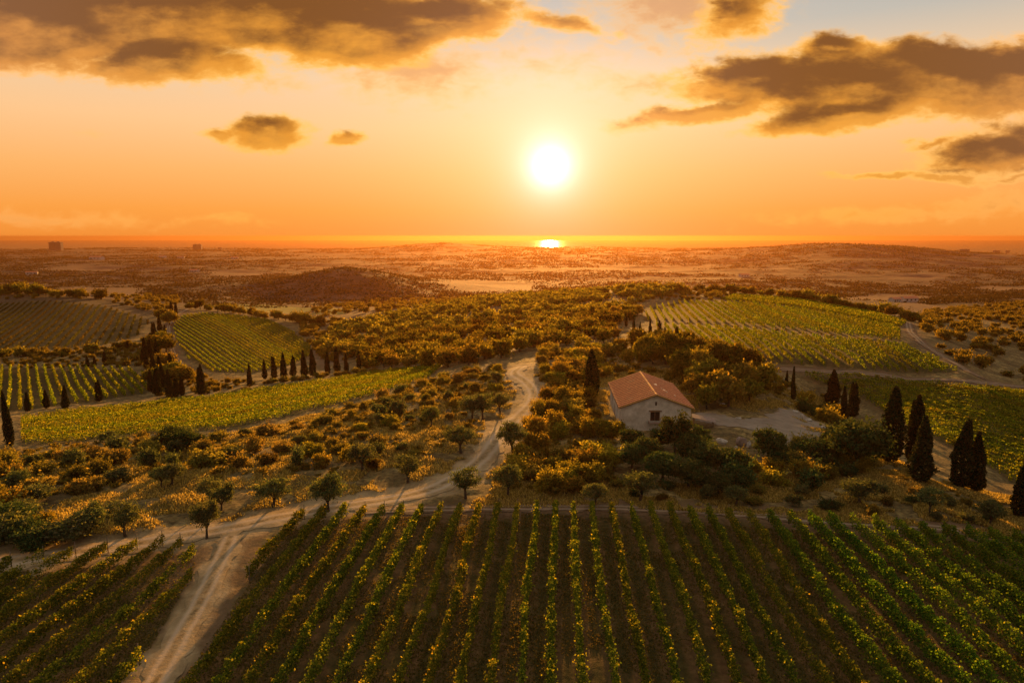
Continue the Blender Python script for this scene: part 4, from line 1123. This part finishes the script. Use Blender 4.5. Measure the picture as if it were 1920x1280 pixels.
for (d, y, w, l) in ((0.16, 8.6, 0.5, 0.9), (0.22, 9.6, 0.25, 0.5), (0.34, 6.2, 0.45, 0.8), (0.40, 5.6, 0.3, 0.45), (0.30, 6.9, 0.2, 0.5), (0.62, 4.6, 0.16, 1.3)):
    x = d * half; z = AZ - RS * x + 0.27
    pb.add([(x, y, z), (x + w, y - 0.1, z - RS * w), (x + w * 0.9, y + l, z - RS * w * 0.9), (x + 0.1, y + l * 0.8, z - RS * 0.1),
            (x, y, z - 0.05), (x + w, y - 0.1, z - RS * w - 0.05), (x + w * 0.9, y + l, z - RS * w * 0.9 - 0.05), (x + 0.1, y + l * 0.8, z - RS * 0.1 - 0.05)],
           [(0, 1, 2, 3), (0, 4, 5, 1), (1, 5, 6, 2), (2, 6, 7, 3), (3, 7, 4, 0)])
pb.build('mortar_patch', M['whitewash'], roof_o)

# lean-to beside the right wall
lx = kx(1312, 778) * (HY + 4); lz = float(ground(lx, HY + 3))
lean = thing('shed', 'low lean-to shed with dark sloping roof against the right farmhouse wall', 'shed', (lx + 0.4, HY + 3.2, lz), -R(12))
b = MB()
for (x, y) in ((-1.5, -1), (1.5, -1), (-1.5, 1), (1.5, 1)): b.box(x - 0.07, x + 0.07, y - 0.07, y + 0.07, -0.2, 1.55 if x < 0 else 1.05)
b.build('frame', M['timber'], lean)
MB().add([(-1.8, -1.3, 1.72), (1.9, -1.3, 1.10), (1.9, 1.3, 1.10), (-1.8, 1.3, 1.72), (-1.8, -1.3, 1.62), (1.9, -1.3, 1.0), (1.9, 1.3, 1.0), (-1.8, 1.3, 1.62)],
         [(0, 1, 2, 3), (7, 6, 5, 4), (0, 4, 5, 1), (1, 5, 6, 2), (2, 6, 7, 3), (3, 7, 4, 0)]).build('roof', M['brownrock'], lean)

# ------------------------------------------------------------------ rocks round the yard
def rock(seed, mat):
    import bmesh
    bm = bmesh.new(); bmesh.ops.create_icosphere(bm, subdivisions=4, radius=1.0)
    rn = np.random.default_rng(seed)
    pl = rn.normal(size=(9, 3)); pl /= np.linalg.norm(pl, axis=1)[:, None]; ds = rn.uniform(0.55, 0.85, 9)
    for v in bm.verts:
        p = np.array(v.co)
        for a, d in zip(pl, ds):
            e = p @ a - d
            if e > 0: p = p - a * e * 0.92
        p = p * (1 + 0.12 * float(fbm(np.array([p[0] * 3 + p[2] * 2]), np.array([p[1] * 3 - p[2] * 2]), seed, 3)[0]))
        v.co = p
    me = bpy.data.meshes.new('boulder'); bm.to_mesh(me); bm.free(); me.materials.append(mat); return me
RK = [rock(s, M['stone']) for s in (1, 2, 3)] + [rock(4, M['brownrock'])]
ROCKS = [
    (1352, 832, 1.25, 0.55, 0.75, 0, 'long white arched rock in the bushes right of the farmhouse'),
    (1334, 838, 0.35, 0.3, 0.35, 1, 'small white stone left of the long white rock'),
    (1390, 834, 1.0, 0.8, 1.3, 3, 'brown weathered boulder beside the long white rock'),
    (1380, 842, 0.3, 0.25, 0.5, 2, 'small upright white stone in front of the brown boulder'),
    (1403, 838, 0.45, 0.4, 0.9, 1, 'pale cracked stone leaning on the brown boulder'),
    (1385, 784, 0.75, 0.35, 0.33, 2, 'low white stone lying on the back edge of the gravel yard'),
    (1490, 773, 1.0, 0.5, 0.5, 0, 'pale flat rock at the far end of the gravel yard'),
    (1503, 782, 0.45, 0.4, 0.75, 2, 'upright pale slab beside the flat rock at the yard end'),
    (1515, 788, 0.8, 0.5, 0.5, 1, 'pale rounded rock under the orange bush at the yard end'),
    (1545, 806, 0.9, 0.6, 0.65, 0, 'rough grey-white rock heap at the right corner of the yard'),
    (1555, 814, 0.8, 0.5, 0.55, 2, 'lower grey-white rock at the right corner of the yard'),
    (1354, 757, 0.7, 0.4, 0.4, 1, 'pale stone under the trees behind the yard'),
]
for (u, v, sx, sy, sz, i, lab) in ROCKS:
    p = pix(u, v)
    t = thing('boulder', lab, 'rock', (p[0], p[1], float(ground(p[0], p[1])) + sz * 0.35), random.uniform(-0.4, 0.4), None, RK[i])
    t.scale = (sx * 0.8, sy * 0.8, sz * 0.8)

# ------------------------------------------------------------------ buildings on the coast and in the valley
def block(u, vb, wpx, hpx, label, storeys=6, depth=0.5, towers=1):
    p = pix(u, vb + 1.5); s = p[1] / (F * CP)
    w, h = wpx * s, hpx * s
    z0 = float(ground(p[0], p[1]))
    base = CZ - slope(vb) * p[1] - z0
    t = thing('apartment_block', label, 'apartment block', (p[0], p[1], z0), 0.15)
    H = h + max(base, 0); d = w * depth; st = H / storeys
    mb = MB(); mb.box(-w / 2, w / 2, -d / 2, d / 2, -4, H - 0.02 * H)
    mb.build('wall', M['concrete'], t)
    sl = MB()
    for i in range(1, storeys + 1): sl.box(-w / 2 - 1.2, w / 2 + 1.2, -d / 2 - 1.6, -d / 2 - 0.01, i * st - st * 0.34, i * st - st * 0.02)
    sl.build('balcony', M['concrete'], t)
    wn = MB()
    nb = max(3, int(w / 7))
    for i in range(storeys):
        for j in range(nb): wn.box(-w / 2 + (j + 0.25) * w / nb, -w / 2 + (j + 0.75) * w / nb, -d / 2 - 0.3, -d / 2 - 0.02, i * st + st * 0.12, i * st + st * 0.6)
    o = wn.build('glazing', M['dark'], t)
    rf = MB(); rf.box(-w / 2 - 0.6, w / 2 + 0.6, -d / 2 - 0.6, d / 2 + 0.6, H * 0.981, H)
    for k in range(towers): rf.box(-w * 0.32 + k * w * 0.45, -w * 0.12 + k * w * 0.45, -d * 0.2, d * 0.2, H + 0.01, H + h * 0.10)
    rf.build('roof', M['concrete'], t)
block(106, 468, 20, 13.5, 'tall grey apartment block alone on the coast at far left', 9, 0.5, 2)
block(371, 467, 14, 8.5, 'squat grey apartment block on the coast left of centre', 5, 0.6, 2)
block(413, 467, 6, 3.2, 'small grey building on the coast beside the squat block', 3, 0.8, 1)
block(1808, 472, 15, 4.5, 'long low dark building on the coast at far right', 3, 0.4, 3)
block(1868, 473, 10, 3.5, 'smaller low dark building right of the long one on the coast', 3, 0.5, 1)
block(1889, 473, 5, 3.0, 'tiny dark building rightmost on the coast', 3, 0.7, 1)
q = pix(425, 467.5)
crane = thing('crane', 'thin lattice crane mast beside the small coastal building', 'crane', (q[0], q[1], float(ground(q[0], q[1]))))
MB().tube([(0, 0, -2), (0, 0, 34)], 0.9, 5).tube([(9, 2, -2), (9, 2, 26)], 0.8, 5).build('mast', M['dark'], crane)
MB().tube([(-8, 0, 27), (18, 0, 28)], 0.6, 5).build('jib', M['dark'], crane)
def cottage(u, v, w, d, h, label):
    p = pix(u, v); t = thing('cottage', label, 'house', (p[0], p[1], float(ground(p[0], p[1]))), random.uniform(-0.5, 0.5))
    mb = MB(); mb.box(-w / 2, w / 2, -d / 2, d / 2, -2, h); mb.add([(-w / 2, -d / 2, h), (-w / 2, d / 2, h), (-w / 2, 0, h + d * 0.22), (w / 2, -d / 2, h), (w / 2, d / 2, h), (w / 2, 0, h + d * 0.22)], [(0, 2, 1), (3, 4, 5)])
    mb.build('wall', M['whitewash'], t)
    e = 0.5; r_ = d * 0.22
    MB().add([(-w / 2 - e, -d / 2 - e, h - e * 0.44 + .05), (w / 2 + e, -d / 2 - e, h - e * .44 + .05), (w / 2 + e, 0, h + r_ + .05), (-w / 2 - e, 0, h + r_ + .05), (-w / 2 - e, d / 2 + e, h - e * .44 + .05), (w / 2 + e, d / 2 + e, h - e * .44 + .05)],
             [(0, 1, 2, 3), (3, 2, 5, 4)]).build('roof', M['tile'], t)
    wn = MB()
    for j in range(3): wn.box(-w * 0.38 + j * w * 0.3, -w * 0.26 + j * w * 0.3, -d / 2 - 0.05, -d / 2 - 0.01, h * 0.35, h * 0.75)
    wn.build('glazing', M['dark'], t)
for a in [(1703, 566, 15, 7, 3.6, 'white farm building among the scrub right of the hilltop fields'), (1678, 566, 9, 6, 3, 'low white outbuilding left of the white farm building'), (182, 489, 50, 20, 9, 'bright white building on the far plain at left'),
          (305, 484, 30, 14, 7, 'white house on the far plain, left of two others'), (340, 486, 26, 14, 7, 'white house in the middle of three on the far plain'), (440, 486, 26, 14, 7, 'white house rightmost of three on the far plain'),
          (60, 514, 22, 10, 6, 'pale house at the foot of the far plain at left'), (365, 512, 22, 10, 5, 'pale house in the fields left of the wooded knoll'), (1395, 517, 20, 9, 5, 'pale house under the long hill right of centre')]:
    cottage(*a)

# ------------------------------------------------------------------ haze
m, nt, out = new_mat('evening_haze')
pv = N(nt, 'ShaderNodeVolumePrincipled', {'Color': (0.34, 0.152, 0.05, 1), 'Density': 0.00008, 'Anisotropy': 0.68})
nt.links.new(pv.outputs[0], out.inputs['Volume'])
hz = MB().box(-71000, 71000, -40, 17000, -120, 34.0).build('haze', m)
hz['kind'] = 'stuff'

# ------------------------------------------------------------------ sky
SUN_EL = math.atan(-slope(312)); SUN_AZ = math.atan(kx(1032, 312))
SUN_DIR = Vector((math.sin(SUN_AZ) * math.cos(SUN_EL), math.cos(SUN_AZ) * math.cos(SUN_EL), math.sin(SUN_EL)))
world = bpy.data.worlds.new('World'); SC.world = world; world.use_nodes = True
nt = world.node_tree; nt.nodes.clear()
wo = nt.nodes.new('ShaderNodeOutputWorld'); bg = nt.nodes.new('ShaderNodeBackground')
tc = N(nt, 'ShaderNodeTexCoord'); D = tc.outputs['Generated']
sep = N(nt, 'ShaderNodeSeparateXYZ', {0: D})
sky = N(nt, 'ShaderNodeTexSky', sky_type='NISHITA', sun_disc=False, sun_elevation=SUN_EL, sun_rotation=SUN_AZ, altitude=100.0, air_density=1.6, dust_density=4.0, ozone_density=1.0)
el = math_(nt, 'MULTIPLY', math_(nt, 'ARCSINE', sep.outputs['Z']), 2 / math.pi)     # 0 at the horizon, 1 at the zenith
def deg(d): return d / 90
front = ramp(nt, el, [(deg(0), (0.90, 0.285, 0.04)), (deg(2.0), (0.96, 0.355, 0.06)), (deg(5), (0.98, 0.46, 0.14)), (deg(8.5), (0.98, 0.57, 0.27)), (deg(12), (0.86, 0.60, 0.37)), (deg(15.5), (0.52, 0.49, 0.43)), (deg(20), (0.38, 0.42, 0.44)), (deg(40), (0.38, 0.335, 0.275)), (1, (0.37, 0.33, 0.28))])
back = ramp(nt, el, [(0, (0.30, 0.23, 0.17)), (deg(10), (0.33, 0.27, 0.21)), (deg(30), (0.34, 0.29, 0.235)), (1, (0.37, 0.33, 0.28))])
sd = N(nt, 'ShaderNodeVectorMath', {0: D, 1: tuple(SUN_DIR)}, operation='DOT_PRODUCT').outputs['Value']
fb = N(nt, 'ShaderNodeMapRange', {'Value': sep.outputs['Y'], 'From Min': 0.75, 'From Max': -0.1}, interpolation_type='SMOOTHSTEP')
col = mixc(nt, fb.outputs[0], front, back)
nis = N(nt, 'ShaderNodeVectorMath', {0: sky.outputs[0], 'Scale': 0.002}, operation='SCALE')
ang = math_(nt, 'MULTIPLY', math_(nt, 'ARCCOSINE', math_(nt, 'MINIMUM', sd, 1.0)), 180 / math.pi)
def gauss(w, p=2.0):
    return math_(nt, 'EXPONENT', math_(nt, 'MULTIPLY', math_(nt, 'POWER', math_(nt, 'DIVIDE', ang, w), p), -1.0))
def add_col(c, f, rgb):
    s = N(nt, 'ShaderNodeVectorMath', {0: rgb, 'Scale': f}, operation='SCALE')
    return N(nt, 'ShaderNodeVectorMath', {0: c, 1: s.outputs[0]}, operation='ADD').outputs[0]
col = add_col(col, gauss(15.0, 1.3), (0.20, 0.085, 0.006))
col = N(nt, 'ShaderNodeVectorMath', {0: col, 1: nis.outputs[0]}, operation='ADD').outputs[0]
# clouds: masses placed by direction, torn by noise
inv = math_(nt, 'DIVIDE', 1.0, math_(nt, 'MAXIMUM', sep.outputs['Y'], 0.05))
PX = math_(nt, 'MULTIPLY', sep.outputs['X'], inv); PZ = math_(nt, 'MULTIPLY', sep.outputs['Z'], inv)
P0 = N(nt, 'ShaderNodeCombineXYZ', {0: PX, 1: PZ}).outputs[0]
nz = N(nt, 'ShaderNodeTexNoise', {'Scale': 9.0, 'Detail': 5.0, 'Roughness': 0.6, 'Vector': N(nt, 'ShaderNodeVectorMath', {0: P0, 1: (1.0, 2.2, 1.0)}, operation='MULTIPLY').outputs[0]})
wv = N(nt, 'ShaderNodeVectorMath', {0: N(nt, 'ShaderNodeVectorMath', {0: nz.outputs['Color'], 1: (0.5, 0.5, 0.5)}, operation='SUBTRACT').outputs[0], 1: (0.09, 0.045, 0.0)}, operation='MULTIPLY').outputs[0]
P1 = N(nt, 'ShaderNodeVectorMath', {0: P0, 1: wv}, operation='ADD').outputs[0]
P_LOW = N(nt, 'ShaderNodeVectorMath', {0: P1, 1: (0.0, -0.012, 0.0)}, operation='ADD').outputs[0]
def mass(ells, P1=P1):
    acc = None
    for (u, v, ru, rv, rot, st) in ells:
        mp = N(nt, 'ShaderNodeMapping', {'Vector': P1, 'Location': (kx(u, v), -slope(v), 0), 'Rotation': (0, 0, R(-rot)), 'Scale': (ru * 1.22 / 1290, rv * 1.28 / 1290, 1)}, vector_type='TEXTURE')
        ln = N(nt, 'ShaderNodeVectorMath', {0: mp.outputs[0]}, operation='LENGTH').outputs['Value']
        f = math_(nt, 'MULTIPLY', math_(nt, 'SUBTRACT', 1.0, ln), st)
        acc = f if acc is None else math_(nt, 'SMOOTH_MAX', acc, f, 0.12)
    return acc
THICK = [
    (40, 40, 250, 80, 0, 1.7), (260, 20, 250, 72, 0, 1.6), (480, 22, 230, 72, 6, 1.6), (650, 52, 190, 60, 0, 1.6), (800, 42, 170, 40, -8, 1.2), (880, 25, 90, 22, -14, 0.8), (840, 8, 50, 22, 0, 0.8),
    (300, 112, 150, 36, -3, 1.1), (215, 128, 90, 22, 0, 0.8), (420, 122, 80, 22, 4, 0.6),
    (495, 250, 82, 27, -3, 0.95), (412, 254, 34, 13, 6, 0.7), (645, 253, 32, 16, -6, 0.8),
    (1050, 48, 110, 16, 12, 0.6), (1390, 20, 85, 46, -25, 0.7),
    (1420, 148, 150, 40, -3, 1.0), (1600, 162, 220, 60, 0, 1.4), (1780, 150, 220, 62, 4, 1.5), (1900, 150, 170, 62, 0, 1.5), (1565, 92, 72, 28, 0, 1.0), (1775, 104, 60, 26, -4, 0.9),
    (1320, 206, 150, 20, -9, 0.9), (1590, 218, 190, 24, -8, 1.0),
    (1880, 280, 145, 44, -6, 0.95), (1745, 266, 45, 10, -12, 0.6), (1660, 324, 90, 8, 0, 0.6), (1790, 334, 90, 9, 4, 0.6), (1900, 332, 60, 8, -10, 0.55),
]
THIN = [
    (760, 125, 170, 60, 6, 0.9), (1270, 10, 190, 50, 0, 1.0), (1180, 60, 130, 26, 16, 0.6), (1250, 160, 190, 22, 2, 0.6), (1700, 405, 260, 16, -2, 0.5), (1870, 378, 110, 22, -6, 0.6),
    (120, 412, 200, 14, 0, 0.5), (420, 412, 90, 9, 0, 0.4), (165, 246, 30, 7, 0, 0.5), (60, 120, 110, 24, 0, 0.7), (460, 140, 130, 30, 6, 0.5), (1000, 110, 260, 50, 8, 0.35),
]
n2 = noise(nt, N(nt, 'ShaderNodeVectorMath', {0: P0, 1: (1.0, 1.9, 1.0)}, operation='MULTIPLY').outputs[0], 26.0, 7, 0.62, 0.3)
n2c = math_(nt, 'SUBTRACT', n2, 0.5)
mT = mass(THICK)
dT = math_(nt, 'ADD', mT, math_(nt, 'MULTIPLY', n2c, 0.72))
lit = math_(nt, 'ADD', math_(nt, 'SUBTRACT', mT, mass(THICK, P_LOW)), math_(nt, 'MULTIPLY', n2c, 0.5))
dN = math_(nt, 'ADD', mass(THIN), math_(nt, 'MULTIPLY', n2c, 1.3))
def sstep(v, a, b, hi=1.0):
    return N(nt, 'ShaderNodeMapRange', {'Value': v, 'From Min': a, 'From Max': b, 'To Max': hi}, interpolation_type='SMOOTHSTEP').outputs[0]
near_sun = sstep(ang, 40.0, 6.0)
aside = sstep(math_(nt, 'ABSOLUTE', math_(nt, 'SUBTRACT', PX, 0.05)), 0.3, 0.9)
up = sstep(PZ, 0.06, 0.32)
rim = mixc(nt, aside, (1.2, 0.60, 0.095), (1.1, 0.54, 0.17))
body = mixc(nt, aside, (0.82, 0.31, 0.022), (0.70, 0.28, 0.07))
core = mixc(nt, aside, (0.22, 0.074, 0.007), (0.26, 0.108, 0.043))
col = mixc(nt, sstep(dN, -0.05, 0.75, 0.65), col, mixc(nt, sstep(dN, 0.2, 0.9), rim, body))
cc_ = mixc(nt, sstep(dT, 0.12, 0.50), rim, body)
dCap = math_(nt, 'MINIMUM', dT, 0.72)
deep = sstep(math_(nt, 'ADD', math_(nt, 'ADD', dCap, math_(nt, 'MULTIPLY', math_(nt, 'SUBTRACT', nz.outputs['Fac'], 0.5), 1.2)), math_(nt, 'MULTIPLY', lit, -0.6)), 0.22, 0.80)
cc_ = mixc(nt, deep, cc_, core)
cc_ = mixc(nt, sstep(lit, 0.16, 0.6, 0.35), cc_, mixc(nt, 0.5, rim, body))
col = mixc(nt, sstep(dT, -0.06, 0.36, 0.98), col, cc_)
# the sun itself and the bright air round it
col = add_col(col, gauss(7.5, 1.1), (0.38, 0.22, 0.19))
col = add_col(col, gauss(2.6, 1.3), (0.45, 0.27, 0.38))
col = add_col(col, gauss(0.95, 1.15), (2.2, 2.0, 2.2))
nt.links.new(col, bg.inputs['Color']); bg.inputs['Strength'].default_value = 0.52
nt.links.new(bg.outputs[0], wo.inputs['Surface'])
try: world.cycles.sampling_method = 'MANUAL'; world.cycles.sample_map_resolution = 1024
except Exception: pass

sl = bpy.data.lights.new('sun', 'SUN'); sl.energy = 5.0; sl.angle = R(0.6); sl.color = (1.0, 0.46, 0.10)
so = bpy.data.objects.new('sun', sl); COL.objects.link(so)
so.rotation_euler = (-SUN_DIR).to_track_quat('-Z', 'Y').to_euler()

# ------------------------------------------------------------------ camera and render
cam = bpy.data.cameras.new('camera'); cam.sensor_width = 36; cam.lens = F / 1920 * 36
cam.clip_start = 0.5; cam.clip_end = 200000
co = bpy.data.objects.new('camera', cam); COL.objects.link(co)
co.location = (0, 0, CZ); co.rotation_euler = (math.pi / 2 - PITCH, 0, 0)
SC.camera = co
SC.render.engine = 'CYCLES'
cy = SC.cycles
cy.max_bounces = 5; cy.diffuse_bounces = 2; cy.glossy_bounces = 2; cy.transmission_bounces = 3; cy.volume_bounces = 1; cy.transparent_max_bounces = 6
cy.use_denoising = True
try: cy.denoiser = 'OPENIMAGEDENOISE'; cy.denoising_input_passes = 'RGB_ALBEDO_NORMAL'
except Exception as e: print(e)
cy.caustics_reflective = False; cy.caustics_refractive = False
cy.sample_clamp_indirect = 6
SC.view_settings.view_transform = 'Standard'; SC.view_settings.look = 'None'
SC.view_settings.exposure = 0.95; SC.view_settings.gamma = 1
